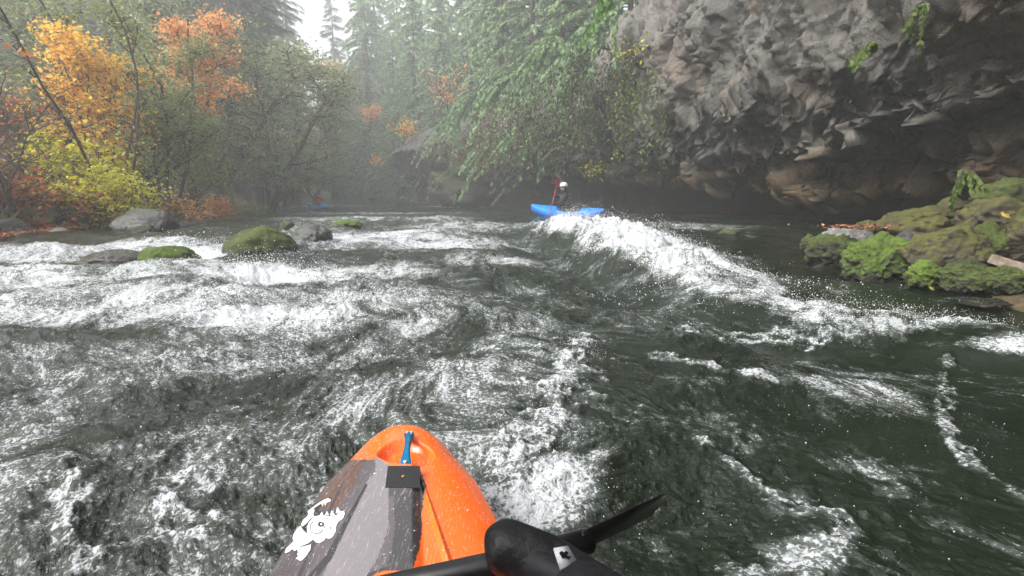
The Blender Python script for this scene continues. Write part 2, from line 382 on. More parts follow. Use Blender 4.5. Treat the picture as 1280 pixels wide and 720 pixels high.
# ------------------------------------------------------------------ cliff
def cliff():
    t = np.linspace(0, 1, len(ST_)); seg = np.concatenate([[0], np.cumsum(np.linalg.norm(np.diff(ST_[:, :2], axis=0), axis=1))])
    # spacing follows the distance: finer stations close by
    us = [0.0]
    while us[-1] < seg[-1]:
        y = np.interp(us[-1], seg, ST_[:, 1]); x = np.interp(us[-1], seg, ST_[:, 0]); r = math.hypot(x, y - 0)
        us.append(us[-1] + max(.028, min(.0032 * r, .14)) * (1 if y > 2 else 3))
    us = np.array(us)
    def sm(col):  # smooth interpolation
        a = np.interp(us, seg, col); return a
    fx, fy = sm(ST_[:, 0]), sm(ST_[:, 1])
    kern = np.ones(25) / 25
    tx, ty = np.gradient(fx), np.gradient(fy)
    ln = np.hypot(tx, ty); tx, ty = tx / ln, ty / ln
    pad = 60; k2 = np.ones(2 * pad + 1) / (2 * pad + 1)
    tx = np.convolve(np.pad(tx, pad, 'edge'), k2, 'valid'); ty = np.convolve(np.pad(ty, pad, 'edge'), k2, 'valid')
    ln = np.hypot(tx, ty); nx, ny = ty / ln, -tx / ln  # towards the river (left of the walk is inland)
    ro, zc, hs = sm(ST_[:, 2]), sm(ST_[:, 3]), sm(ST_[:, 4])
    w = W(fy)
    zero = np.zeros_like(us); g_ = .62 + .38 * hs; L = [
        (zero, w - 1.5), (zero, zc * .3 + w * .7), (zero + .3, zc + .25), (ro * .5, zc + .45), (ro * .86, zc + .22), (ro, zc),
        (ro + .12, zc + .50 * g_), (ro + .40, zc + .62 * g_), (ro + .62, zc + .52 * g_), (ro + .75, zc + 1.02 * g_), (ro + 1.05, zc + 1.16 * g_), (ro + 1.35, zc + 1.04 * g_),
        (ro + 1.6, zc + 1.6 * g_), (ro + 2.1, zc + 2.3 * g_), (ro + 2.35, zc + 1 + 2.6 * hs), (ro + 2.6, zc + 1 + 4.2 * hs),
        (ro + 2.2, zc + 7 * hs), (ro + .6, zc + 10 * hs), (ro - 3, zc + 11.2 * hs), (zero - 16, zc + 12 * hs + 2)]
    n = [8, 8, 12, 16, 20, 26, 22, 20, 26, 20, 22, 28, 28, 30, 40, 20, 18, 14, 8]
    lipw = [0, 0, 0, 0, .5, 1, .4, .3, 1, .4, .3, 1, .4, .15, 0, 0, 0, 0, 0, 0]; lip_id = [0, 0, 0, 0, 0, 0, 0, 1, 1, 1, 2, 2, 2, 2, 2, 2, 2, 2, 2, 2]
    def cusp(u, s_):
        r1 = 1 - np.abs(n2(u * 1.1, u * 0 + s_ * 3.3, 13)) * 2.2; r2 = 1 - np.abs(n2(u * 2.7, u * 0 + s_ * 5.1, 14)) * 2.2; r3 = 1 - np.abs(n2(u * 6.5, u * 0 + s_ * 7.1, 15)) * 2.2
        return -(.30 * np.maximum(r1, 0) ** 2 + .20 * np.maximum(r2, 0) ** 2 + .08 * np.maximum(r3, 0) ** 2) + .22 + .3 * n2(u * .35, u * 0 + s_, 16)
    L = [(a_ + .35 * n2(us * .45, us * 0 + 2.2 * lip_id[q_], 17) * (q_ > 4), b_ + cusp(us, lip_id[q_]) * lipw[q_]) for q_, (a_, b_) in enumerate(L)]
    off = []; zz = []
    for a in range(len(L) - 1):
        tt = np.linspace(0, 1, n[a], endpoint=False)[:, None]
        off.append(L[a][0] * (1 - tt) + L[a + 1][0] * tt); zz.append(L[a][1] * (1 - tt) + L[a + 1][1] * tt)
    off = np.vstack(off); zz = np.vstack(zz); nv, nu = off.shape
    # lip heights wander along the wall
    B = np.stack([fx[None] + nx[None] * off, fy[None] + ny[None] * off, zz], -1)
    du = np.gradient(B, axis=1); dv = np.gradient(B, axis=0); nn = unit(np.cross(du, dv))
    if nn[nv // 2, nu // 2] @ np.array([nx[nu // 2], ny[nu // 2], 0]) < 0: nn = -nn
    Bf = B.reshape(-1, 3); nf = nn.reshape(-1, 3)
    wp = Bf + .16 * np.stack([n3(Bf * .9, 1), n3(Bf * .9, 2), n3(Bf * .9, 3)], -1)
    a, ea = facet3(wp * np.array([1.3, 1.3, .95]), 1); b_, eb = facet3(wp * np.array([3.6, 3.6, 2.2]) + a[:, None] * .7, 2); c_, ec = facet3(Bf * np.array([9, 9, 6.]) + .3 * n3(Bf * 5)[:, None], 3)
    vs = np.concatenate([np.zeros((1, nu)), np.cumsum(np.linalg.norm(np.diff(B, axis=0), axis=2), axis=0)]).ravel(); uu = np.repeat(us[None], nv, 0).ravel()
    uu = uu + .22 * n3(Bf * 1.3, 61); vs = vs + .22 * n3(Bf * 1.3, 62)
    d = .34 * lin2(uu * 1.0, vs * .75, 1) + .22 * lin2(uu * 2.2 + 3, vs * 1.5, 2) + .12 * lin2(uu * 4.6, vs * 3.4, 3) + .05 * lin2(uu * 9.5, vs * 8, 4) + .16 * a + .08 * b_ + .03 * c_ + .05 * fb3(Bf * 3, 4, 5)
    d = d - .05 * (1 - sstep(0, .10, eb)) - .08 * (1 - sstep(0, .07, ea))
    d = d + .55 * fb3(Bf * .35, 2, 9)
    low = sstep(-.6, .2, Bf[:, 2] - 0) ; inner = 1 - .6 * (off.ravel() < ro[None].repeat(nv, 0).ravel() * .6)
    d = d * (.25 + .75 * low) * inner * np.where((off / ro[None]).ravel() < 1.0, .62, 1)
    far = sstep(20, 40, Bf[:, 1]); d = d * (1 - .25 * far)
    nh = unit(np.stack([np.repeat(nx[None], nv, 0).ravel(), np.repeat(ny[None], nv, 0).ravel(), np.full(len(Bf), -.30)], -1)); dirn = unit(nh * .3 + nf * .8)
    Vv = Bf + dirn * d[:, None]
    # hanging points: down-facing places are pulled downwards per block
    down = sstep(.15, .8, -nf[:, 2])
    pend = np.maximum(b_ + .25 + .5 * c_, 0)
    inn2 = sstep(.62, .9, (off / ro[None]).ravel()); pm = sstep(-.3, .35, n3(Bf * .8, 77)); Vv[:, 2] -= .25 * pend * pm * sstep(.3, .85, -nf[:, 2]) * low * inn2 * (1 - .35 * sstep(1.3, .6, Bf[:, 2] - np.repeat(w[None], nv, 0).ravel()))
    # drips on the lowest rim
    o = mesh_np('cliff', Vv, grid_faces(nv, nu), M['cliff'], smooth=False)
    tag(o, 'grey brown overhanging basalt cliff with jagged hanging blocks and dark undercut cave', 'cliff', kind='structure')
cliff()

# ------------------------------------------------------------------ water
def seg_dist(x, y, pts):
    best = np.full(x.shape, 1e9); tt = np.zeros(x.shape); tot = len(pts) - 1; side = np.zeros(x.shape)
    for i in range(tot):
        a, b_ = pts[i], pts[i + 1]; d = b_ - a; L = (d ** 2).sum()
        t = np.clip(((x - a[0]) * d[0] + (y - a[1]) * d[1]) / L, 0, 1)
        dd = np.hypot(x - a[0] - t * d[0], y - a[1] - t * d[1]); m = dd < best
        sd = np.sign((x - a[0]) * d[1] - (y - a[1]) * d[0])
        best = np.where(m, dd, best); tt = np.where(m, (i + t) / tot, tt); side = np.where(m, sd, side)
    return best, tt, side
def gp(*pp): return [G(a, b_)[:2] for a, b_ in pp]
def blob(x, y, px, py, rx, ry, ang=0, p=2):
    c = G(px, py); dx, dy = x - c[0], y - c[1]; ca, sa = math.cos(R(ang)), math.sin(R(ang))
    u, v = (dx * ca + dy * sa) / rx, (-dx * sa + dy * ca) / ry
    return np.exp(-(u * u + v * v) ** (p / 2))
WAVE = gp((672, 290), (730, 306), (800, 338), (868, 362), (950, 388), (1060, 404), (1170, 418), (1290, 448), (1400, 480))
def water_field(x, y):
    r = np.hypot(x, y)
    # warped coordinates give the streaming look
    wx = fb2(x * .8, y * .8, 2, 21) * .26; wy = fb2(x * .8, y * .8, 2, 31) * .26
    fx_, fy_ = x + wx, y + wy
    z = W(y)
    left = sstep(2.0, -1.2, x - .12 * y)          # rough water left of the eddy line
    chop = .30 + .70 * left; chop = np.where(y > 12, np.maximum(chop, .75), chop)
    chop = np.maximum(chop, .8 * blob(x, y, 700, 560, .45, .7))
    # big undulations, crests across the stream
    z = z + .09 * fb2(fx_ * .55, fy_ * .8, 2, 41) * (.6 + .6 * left) * (1 - .55 * sstep(12, 18, y)) * (1 - .5 * blob(x, y, 500, 600, .8, 1.0))
    rg = 1 - np.abs(n2(fx_ * 1.6, fy_ * 2.1, 43)) * 2; z = z + .035 * rg * (.35 + .65 * chop)
    rg = 1 - np.abs(n2(fx_ * 3.9 + wy, fy_ * 4.6, 44)) * 2; z = z + .020 * rg * chop
    near = np.clip(12 / (r + 1), 0, 1)
    rg = 1 - np.abs(n2(fx_ * 9 + wx * 3, fy_ * 11, 45)) * 2; z = z + .0095 * rg * chop
    z = z + .0060 * (1 - np.abs(n2(fx_ * 19, fy_ * 23, 46)) * 2) * chop * near
    z = z + .0034 * n2(fx_ * 40, fy_ * 46, 47) * chop * near
    far = sstep(8, 16, y); z = z + far * .05 * fb2(x * .45, y * .7, 2, 50)
    # the breaking wave and its foam pile
    d, t, sd = seg_dist(x, y, WAVE)
    d2 = d + .17 * fb2(x * 2.0, y * 2.0, 4, 60)
    amp = np.interp(t, [0, .08, .26, .36, .48, .8, 1], [.10, .36, .36, .17, .10, .08, .07])
    wn = np.interp(t, [0, .3, .5, 1], [.55, .55, .34, .26]); wf = np.interp(t, [0, .3, .5, 1], [1.15, 1.0, .5, .35])
    ww = np.where(sd > 0, wn, wf)   # sd>0: near side
    crest = np.exp(-(d2 / ww) ** 2)
    z = z + amp * crest * 1.0 - .16 * np.interp(t, [0, .1, .4, 1], [.2, 1, .7, .35]) * np.exp(-((d - .75) / .38) ** 2) * (sd > 0)
    A = np.zeros_like(x)
    upside = np.where(sd > 0, .16 + .10 * n2(x * 3, y * 3, 71), 1.0)
    wvn = fb2(x * 2.6, y * 2.6, 4, 64, .6); A = np.maximum(A, (np.interp(t, [0, .1, .30, .40, 1], [.6, 1.0, .96, .74, .64]) + wvn * np.interp(t, [0, .4, .6, 1], [.2, .25, .34, .34])) * np.exp(-(d2 / np.where(sd > 0, np.interp(t, [0, .3, .5, 1], [.42, .40, .26, .2]), np.interp(t, [0, .3, .5, 1], [1.5, 1.25, .55, .32]))) ** 4))
    # lumpy pile
    pile = crest * np.interp(t, [0, .1, .4, 1], [.3, 1, .8, .5])
    # near, left rapids
    def reg(px, py, rx, ry, ang, v, p=2): 
        nonlocal A; A = np.maximum(A, v * blob(x, y, px, py, rx, ry, ang, p))
    ln = .16 * fb2(x * 1.1, y * 1.6, 3, 66); reg(150, 385, 3.6, .85, 4, .78 + ln, 4); reg(60, 350, 3.2, 1.0, 0, .74 + ln, 4); reg(330, 395, 1.3, .7, 0, .94 + ln, 3); reg(420, 345, 1.6, 1.0, 0, .74 + ln, 3)
    reg(330, 345, .9, .7, 0, 1.1, 4); reg(245, 318, 1.1, 1.0, 0, .95, 3); reg(180, 310, 1.2, 1.2, 0, .9, 3); reg(470, 300, 2.2, 1.8, 10, .84, 3); reg(560, 305, 1.6, 1.4, 0, .84, 3)
    reg(620, 330, 1.1, .8, 10, .70); reg(470, 275, 3.5, 2.8, 5, .72, 4); reg(590, 285, 2.4, 2.0, 0, .66, 3); reg(860, 283, 2.0, 1.7, -30, .6, 3)
    reg(30, 320, 2.5, 1.3, 0, .8, 4)
    reg(590, 259, 5, 1.6, 4, .85, 4); reg(460, 268, 6, 3.2, 4, .62, 4); reg(400, 258, 5, 3, 0, .6, 4)
    reg(500, 247, 12, 9, 0, .45, 4)
    # left lower lace field: foam plus painted glitter of reflected sky
    A = np.maximum(A, (.51 + .24 * fb2(x * 1.3, y * 1.3, 2, 81)) * sstep(.55, -.35, x - .10 * y) * sstep(5.5, 3.6, y))
    A = np.maximum(A, .36 * sstep(3.2, 1.2, np.abs(x)) * sstep(7, 4.5, y) * sstep(2.4, 3.6, y))
    # streaks of foam drawn out on the water
    def streak(pp, wd, v):
        nonlocal A, z
        d, t, s_ = seg_dist(x, y, gp(*pp)); d = np.abs(d + wd * 1.6 * fb2(x * 6, y * 6, 4, 90, .6))
        g = np.exp(-(d / wd) ** 2); A = np.maximum(A, v * g); z = z + .012 * g
    streak([(728, 436), (715, 470), (690, 520), (668, 560), (650, 600)], .10, .80)
    streak([(700, 500), (680, 545), (640, 590), (615, 625)], .10, .74)
    reg(700, 610, .17, .16, 0, .93, 3); reg(665, 640, .16, .14, 0, .88, 3); reg(630, 600, .12, .12, 0, .80, 3); reg(740, 585, .16, .07, 20, .62); reg(690, 545, .2, .2, 0, .62)
    
    streak([(860, 402), (900, 408), (960, 410), (1040, 420)], .08, .72); streak([(820, 452), (900, 470), (960, 478)], .035, .72); streak([(600, 440), (700, 470)], .05, .6)
    reg(1080, 480, .45, .35, 0, .60); reg(1090, 455, .5, .16, -8, .58); reg(1120, 590, .3, .12, 0, .52)
    streak([(1185, 440), (1180, 500), (1195, 560), (1240, 610), (1290, 640)], .03, .66)
    streak([(870, 560), (930, 600), (1000, 640)], .03, .64); reg(1010, 690, .18, .10, 30, .72); streak([(930, 700), (1000, 715), (1060, 670)], .05, .70)
    streak([(60, 600), (80, 650), (110, 720)], .05, .76); streak([(210, 620), (235, 690)], .05, .72); streak([(150, 470), (270, 450), (400, 450)], .05, .72)
    streak([(20, 560), (110, 520), (200, 480)], .03, .7)
    A = np.maximum(A, .24 * sstep(.2, .5, fb2(x * 1.1, y * 1.1, 3, 95) + .35) * sstep(-.5, .5, x))
    A = np.maximum(A, .10 + .12 * left)
    A = A - .35 * blob(x, y, 470, 460, .25, .15, 0) - .3 * blob(x, y, 60, 440, .5, .10, 10) - .25 * blob(x, y, 230, 500, .35, .12, 25) - .3 * blob(x, y, 120, 560, .35, .12, 40)
    dk = sstep(.5, 1.0, blob(x, y, 760, 372, .8, .28, -15, 2) * 1.1); A = A * (1 - .8 * dk)
    # quiet dark water under the cliff and along the right bank
    calm = sstep(2.2, .3, xR(y) - x) * sstep(5, 9, y); A = A * (1 - .6 * calm); chop = chop * (1 - .5 * calm)
    cb = sstep(1.4, .2, x - xL(y)); A = A * (1 - .4 * cb)
    # ledge on the left where water slides over rocks
    z = z + .08 * blob(x, y, 230, 296, 1.7, .9, 0, 3) + .05 * blob(x, y, 120, 345, 1.5, .55, 5, 2) + .30 * blob(x, y, 388, 296, .42, .55, 0, 3) + .06 * blob(x, y, 460, 300, .9, .6, 0) - .10 * blob(x, y, 330, 345, .7, .45, 0)
    z = z + .05 * blob(x, y, 240, 372, .9, .35, 0) + .10 * blob(x, y, 600, 345, .7, .35, 12) + .07 * blob(x, y, 860, 430, .5, .25, -10)
    A = A - .35 * blob(x, y, 388, 300, .28, .45, 0, 3)
    z = z + .14 * blob(x, y, 590, 258, 5, 1.3, 4) + .24 * blob(x, y, 716, 284, .36, .5, 0); A = np.maximum(A, .95 * blob(x, y, 722, 284, .5, .6, 0))
    # foam is lumpy
    fA = sstep(.55, 1.0, A)
    lump = fb2(x * 3.4, y * 3.4, 3, 101, .55); z = z + fA * (.065 * lump + .014 * fb2(x * 11, y * 11, 4, 103, .65)) * (.45 + 1.1 * np.clip(pile, 0, 1))
    z = z + fA * .008 * n2(x * 30, y * 30, 105) * near
    kx = -.32 + (1.42 - y) * .17; dk = np.abs(x - kx); z = z - .05 * np.exp(-(dk / .3) ** 4) * (y < 1.7)
    return z, A, chop, np.stack([fx_ + .25 * fy_, fy_ * .8, z * 0], -1)
def water():
    a_in = np.linspace(R(-53), R(53), 1080); ang = np.concatenate([np.linspace(R(-110), R(-53), 70, endpoint=False), a_in, np.linspace(R(53), R(110), 71)[1:]])
    rr = [.5]
    while rr[-1] < 112: rr.append(rr[-1] + max(.0045, .0034 * rr[-1] ** 1.28))
    rr = np.array(rr); A_, R_ = np.meshgrid(ang, rr)
    x = np.sin(A_) * R_; y = np.cos(A_) * R_ - .2
    xf, yf = x.ravel(), y.ravel()
    z, A, ch, fl_ = water_field(xf, yf)
    V = np.stack([xf, yf, z], 1); Fc = grid_faces(len(rr), len(ang))
    cx = V[Fc[:, 0], 0]; cy = V[Fc[:, 0], 1]
    keep = (cx > xL(cy) - 1.8) & (cx < np.maximum(xF(cy) + .9, xR(cy) + .5)) & (cy > -9)
    Fc = Fc[keep]; used = np.zeros(len(V), bool); used[Fc.ravel()] = True; idx = np.cumsum(used) - 1
    print('water verts', used.sum())
    o = mesh_np('river', V[used], idx[Fc], M['water'], smooth=True, attrs={'air': ('POINT', A[used]), 'chop': ('POINT', ch[used])})
    at = o.data.attributes.new('flow', 'FLOAT_VECTOR', 'POINT'); at.data.foreach_set('vector', np.ascontiguousarray(fl_[used], np.float32).ravel())
    tag(o, 'dark green whitewater river with foam streaks and a breaking wave', 'river', kind='structure')
water()
def hz(x, y): return float(water_field(np.array([float(x)]), np.array([float(y)]))[0][0])
# coarse river behind the camera joins the fine sheet
# spray
def spray():
    acc = Acc(); t_v = np.array([[1, 0, 0], [-1, 0, 0], [0, 1, 0], [0, -1, 0], [0, 0, 1], [0, 0, -1.]]); t_t = np.array([[0, 2, 4], [2, 1, 4], [1, 3, 4], [3, 0, 4], [2, 0, 5], [1, 2, 5], [3, 1, 5], [0, 3, 5]])
    def burst(px, py, n, sx, sy, up, s):
        n = int(n * (2.2 if up > .02 else .7)); s = s * .52; c = G(px, py); x = c[0] + rng.normal(size=n) * sx; y = c[1] + rng.normal(size=n) * sy
        z = water_field(x, y)[0] + rng.exponential(up, n) * np.exp(-((x - c[0]) / sx / 2) ** 2)
        p = np.stack([x, y, z], 1); X_, Y_, Z_ = frames(rng.normal(size=(n, 3))); acc.scatter(t_v, t_t, p, X_, Y_, Z_, s * rng.lognormal(0, .45, n))
    for px, py, n, sx, sy, up, s in ((720, 285, 1500, .5, .4, .12, .0075), (760, 300, 1200, .5, .3, .09, .007), (820, 325, 900, .45, .3, .07, .006), (900, 360, 600, .5, .2, .04, .005),
                                     (1000, 385, 500, .5, .15, .035, .004), (1150, 410, 500, .5, .12, .03, .0035), (330, 335, 700, .5, .3, .06, .006), (250, 310, 500, .7, .4, .07, .007),
                                     (388, 290, 400, .4, .3, .07, .006), (700, 560, 600, .12, .25, .018, .0017), (690, 625, 500, .12, .10, .02, .0016), (725, 450, 300, .06, .12, .03, .0018),
                                     (330, 400, 500, .6, .3, .03, .004), (150, 560, 200, .4, .3, .004, .0028), (250, 480, 200, .6, .3, .004, .0032), (1080, 520, 220, .35, .25, .003, .0022), (1000, 640, 160, .25, .15, .003, .002), (420, 440, 200, .5, .3, .004, .0026)):
        burst(px, py, n, sx, sy, up, s)
    tag(acc.build('spray', M['drops'], smooth=True), 'white water drops thrown up along the wave crests', 'spray', kind='stuff')
spray()

# ------------------------------------------------------------------ boulders
def ico(sub):
    bm = bmesh.new(); bmesh.ops.create_icosphere(bm, subdivisions=sub, radius=1)
    V = np.array([v.co[:] for v in bm.verts]); Fc = np.array([[v.index for v in f.verts] for f in bm.faces]); bm.free(); return V, Fc
ICO = {k: ico(k) for k in (4, 5, 6)}
def rock(name, c, size, mat, label, group=None, seed=0, rz=0, sub=5, blocky=.7, cat='boulder', fuzz=.03, fac=.4, lift=None):
    r_ = np.random.default_rng(seed); V, Fc = ICO[sub]
    pn = unit(r_.normal(size=(13, 3))); h = r_.uniform(.68, 1.05, 13)
    dd = V @ pn.T; rad = np.where(dd > .05, h / np.maximum(dd, .05), 9)
    kk = 14; sm_ = -np.log(np.exp(-kk * np.minimum(rad, 2)).sum(1) + np.exp(-kk * 1.25)) / kk
    rr = blocky * sm_ + (1 - blocky) * .85
    f1, _e = facet3(V * 1.9 + seed * 1.7, seed % 50 + 1); f2, _e = facet3(V * 4.6 + seed, seed % 50 + 2); rr = rr + fac * (.13 * f1 + .06 * f2) + .10 * fb3(V * 1.6 + seed * 3.1, 4, seed) + fuzz * fb3(V * 9 + seed, 3, seed + 5)
    p = V * rr[:, None] * np.asarray(size) * 1.08
    ca, sa = math.cos(rz), math.sin(rz); p = np.stack([p[:, 0] * ca - p[:, 1] * sa, p[:, 0] * sa + p[:, 1] * ca, p[:, 2]], 1)
    o = mesh_np(name, p, Fc, mat, smooth=True); o.location = c
    tag(o, label, cat, group); return o
def rockpx(name, px, py, Y, w_px, h_px, mat, label, seed, dy=1.0, **kw):
    """boulder whose visible middle stands at (px, py) in the photo, Y metres ahead"""
    c = P(px, py, Y); s = Y / F * 1.02; lf = kw.pop('lift', None)
    if lf is not None: c[2] = max(c[2], hz(c[0], c[1]) + lf * h_px / 2 * s)
    return rock(name, c, (w_px / 2 * s, w_px / 2 * s * dy, h_px / 2 * s), mat, label, seed=seed, **kw)
gl = 'boulders in the rapids'
rockpx('mossy_boulder', 329, 324, 7.3, 84, 66, M['boulder_moss'], 'large smooth dome boulder with dull green moss in the white rapids', 3, blocky=.5, lift=-.22, group=gl)
rockpx('mossy_boulder', 216, 350, 6.2, 66, 34, M['boulder_bright'], 'low boulder with bright green moss awash in foam at the left', 12, blocky=.6, lift=.25, group=gl)
rockpx('mossy_boulder', 150, 338, 6.7, 80, 24, M['boulder_wet'], 'flat dark rock with a mossy edge just under the sliding water', 21, lift=-.35, blocky=.4, group=gl)
rockpx('wet_boulder', 393, 302, 8.3, 46, 44, M['boulder_wet'], 'black wet rock with water pouring over it beside the mossy dome boulder', 33, blocky=.4, group=gl, lift=-.1)
rockpx('mossy_boulder', 434, 289, 11, 32, 14, M['boulder_bright'], 'small flat mossy rock poking out beyond the black wet rock', 5, lift=.3, group=gl)
rockpx('mossy_boulder', 361, 288, 9.5, 16, 10, M['boulder_moss'], 'tiny green rock between the dome boulder and the wet rock', 6, lift=.3, group=gl)
rockpx('wet_boulder', 283, 302, 8.6, 22, 14, M['boulder_dark'], 'small black rock at the left shoulder of the dome boulder', 8, lift=.3, group=gl)
gb = 'rocks along the left bank'
rockpx('grey_boulder', 178, 285, 11.2, 58, 40, M['boulder_grey'], 'big pale topped grey boulder at the water edge on the left bank', 41, group=gb)
rockpx('dark_boulder', 208, 284, 10.6, 26, 42, M['boulder_dark'], 'upright dark pointed rock leaning on the pale grey boulder', 47, group=gb)
rockpx('mossy_boulder', 174, 292, 10.2, 30, 20, M['boulder_moss'], 'round green rock in front of the pale grey boulder', 43, group=gb)
rockpx('mossy_boulder', 189, 299, 9.8, 40, 16, M['boulder_olive'], 'low mossy rock at the foot of the upright dark rock', 44, group=gb)
rockpx('grey_boulder', 234, 287, 12.5, 30, 18, M['boulder_grey'], 'small grey rock right of the upright dark rock', 45, group=gb)
rockpx('mossy_boulder', 74, 297, 9.6, 38, 20, M['boulder_grey'], 'rounded grey green rock among fallen leaves on the left bank', 46, group=gb)
rockpx('dark_boulder', 12, 291, 9.2, 56, 34, M['boulder_dark'], 'large dark rock at the left edge of the photo', 48, group=gb)
rockpx('mossy_boulder', 112, 303, 9.6, 40, 14, M['boulder_olive'], 'flat olive rock at the waterline between grey boulders', 49, group=gb)
rockpx('mossy_boulder', 40, 308, 9.0, 60, 12, M['boulder_olive'], 'long low mossy rock under the dark rock at the left edge', 50, group=gb)
rockpx('mossy_boulder', 260, 282, 14.5, 24, 12, M['boulder_olive'], 'mossy rock on the shore beyond the small grey rock', 51, group=gb)
gr = 'rocks of the mossy pile under the cliff'
PILE = [
 (1096, 326, 5.3, 100, 72, 'boulder_bright', 'bright green moss covered boulder at the front of the right pile', 61, .6, .45),
 (1040, 312, 6.1, 74, 46, 'boulder_moss', 'dark rock with a green flank at the left end of the pile', 62, .7, .6),
 (1062, 296, 6.6, 66, 34, 'boulder_grey', 'bare bluish grey slab on top of the left end of the pile', 63, .8, .7),
 (1012, 304, 6.9, 26, 26, 'boulder_moss', 'small green stone at the tip of the pile next to the cave', 64, .8, .6),
 (1082, 282, 7.3, 30, 20, 'boulder_olive', 'small olive stone behind the bluish grey slab', 65, .8, .6),
 (1190, 318, 5.0, 112, 84, 'boulder_olive', 'big angular olive brown boulder in the middle of the pile', 66, .7, .75),
 (1158, 346, 4.7, 60, 40, 'boulder_bright', 'deep green mossy stone below the big olive boulder', 67, .8, .5),
 (1208, 344, 4.5, 70, 44, 'boulder_moss', 'dark mossy lump beside the timber plank', 68, .8, .5),
 (1258, 346, 4.3, 60, 40, 'boulder_moss', 'rounded dark green stone under the timber plank', 69, .8, .5),
 (1150, 276, 6.6, 96, 44, 'boulder_olive', 'long brown rock at the back of the pile before the dark hole', 70, .8, .7),
 (1195, 268, 6.5, 60, 44, 'boulder_olive', 'olive rock right below the hanging fern', 71, .8, .7),
 (1245, 272, 5.6, 96, 60, 'boulder_olive', 'wide brown mossy rock carrying the orange leaf', 72, .8, .7),
 (1290, 300, 5.0, 90, 70, 'boulder_olive', 'brown rock at the right edge above the plank', 73, .8, .6),
 (1262, 245, 6.6, 90, 50, 'boulder_moss', 'highest mossy rock of the pile against the cliff', 74, .8, .6),
 (1136, 302, 6.0, 44, 34, 'boulder_dark', 'dark brown rock wedged behind the bright green boulder', 75, .8, .7),
 (1235, 305, 5.1, 64, 50, 'boulder_moss', 'mossy block between the orange leaf and the plank', 76, .8, .7),
 (1225, 375, 4.1, 60, 10, 'boulder_dark', 'flat dark brown ledge just under water beside the pile', 77, .8, .5),
 (1320, 350, 4.2, 90, 70, 'boulder_dark', 'dark rock outside the right end of the plank', 78, .8, .5)]
for px, py, Yd, w_, h_, mt, lb, sd, dyy, bl in PILE:
    rockpx('mossy_boulder' if mt != 'boulder_grey' else 'grey_boulder', px, py + 3, Yd, w_ * .86, h_ * .96, M[mt], lb, sd, dy=dyy + .1, blocky=bl, group=gr, fac=1.2, sub=6 if Yd < 5.5 else 5, fuzz=.045)
rockpx('mossy_boulder', 911, 293, 9.9, 24, 14, M['boulder_moss'], 'small lone green stone in the dark water by the cave', 80)
rockpx('rock_buttress', 572, 238, 45, 76, 44, M['boulder_olive'], 'brown mossy rock corner where the cliff meets the far river', 81, group=None, cat='rock', blocky=.9)

# timber plank, fallen leaf, twigs
a_, b_ = P(1238, 323, 4.35), P(1330, 350, 4.1)
def beam(name, a, b, w, h, mat, parent=None):
    a, b = np.asarray(a), np.asarray(b); d = unit(b - a); s_ = unit(np.cross(d, [0, 0, 1])); u = np.cross(s_, d)
    bm = bmesh.new(); n = 14; rows = []
    for i in range(n + 1):
        p = a + (b - a) * i / n; k = .0015
        rows.append([bm.verts.new(tuple(p + s_ * sx * w / 2 + u * sy * h / 2 + rng.normal(size=3) * k)) for sx, sy in ((-1, -1), (1, -1), (1, 1), (-1, 1))])
    for i in range(n):
        for q in range(4): bm.faces.new((rows[i][q], rows[i][(q + 1) % 4], rows[i + 1][(q + 1) % 4], rows[i + 1][q]))
    bm.faces.new(rows[0][::-1]); bm.faces.new(rows[-1]); bmesh.ops.bevel(bm, geom=[e for e in bm.edges if e.calc_face_angle(0) > 1.2], offset=.003, segments=1)
    me = bpy.data.meshes.new(name); bm.to_mesh(me); bm.free(); me.materials.append(mat)
    o = bpy.data.objects.new(name, me); COL.objects.link(o); o.parent = parent; return o
M['timber'] = plain('weathered_timber', (.26, .20, .16), .8, 0, .4, 25, .5)
tag(beam('timber_plank', a_, b_, .07, .075, M['timber']), 'weathered broken timber plank sticking out over the mossy pile', 'plank')
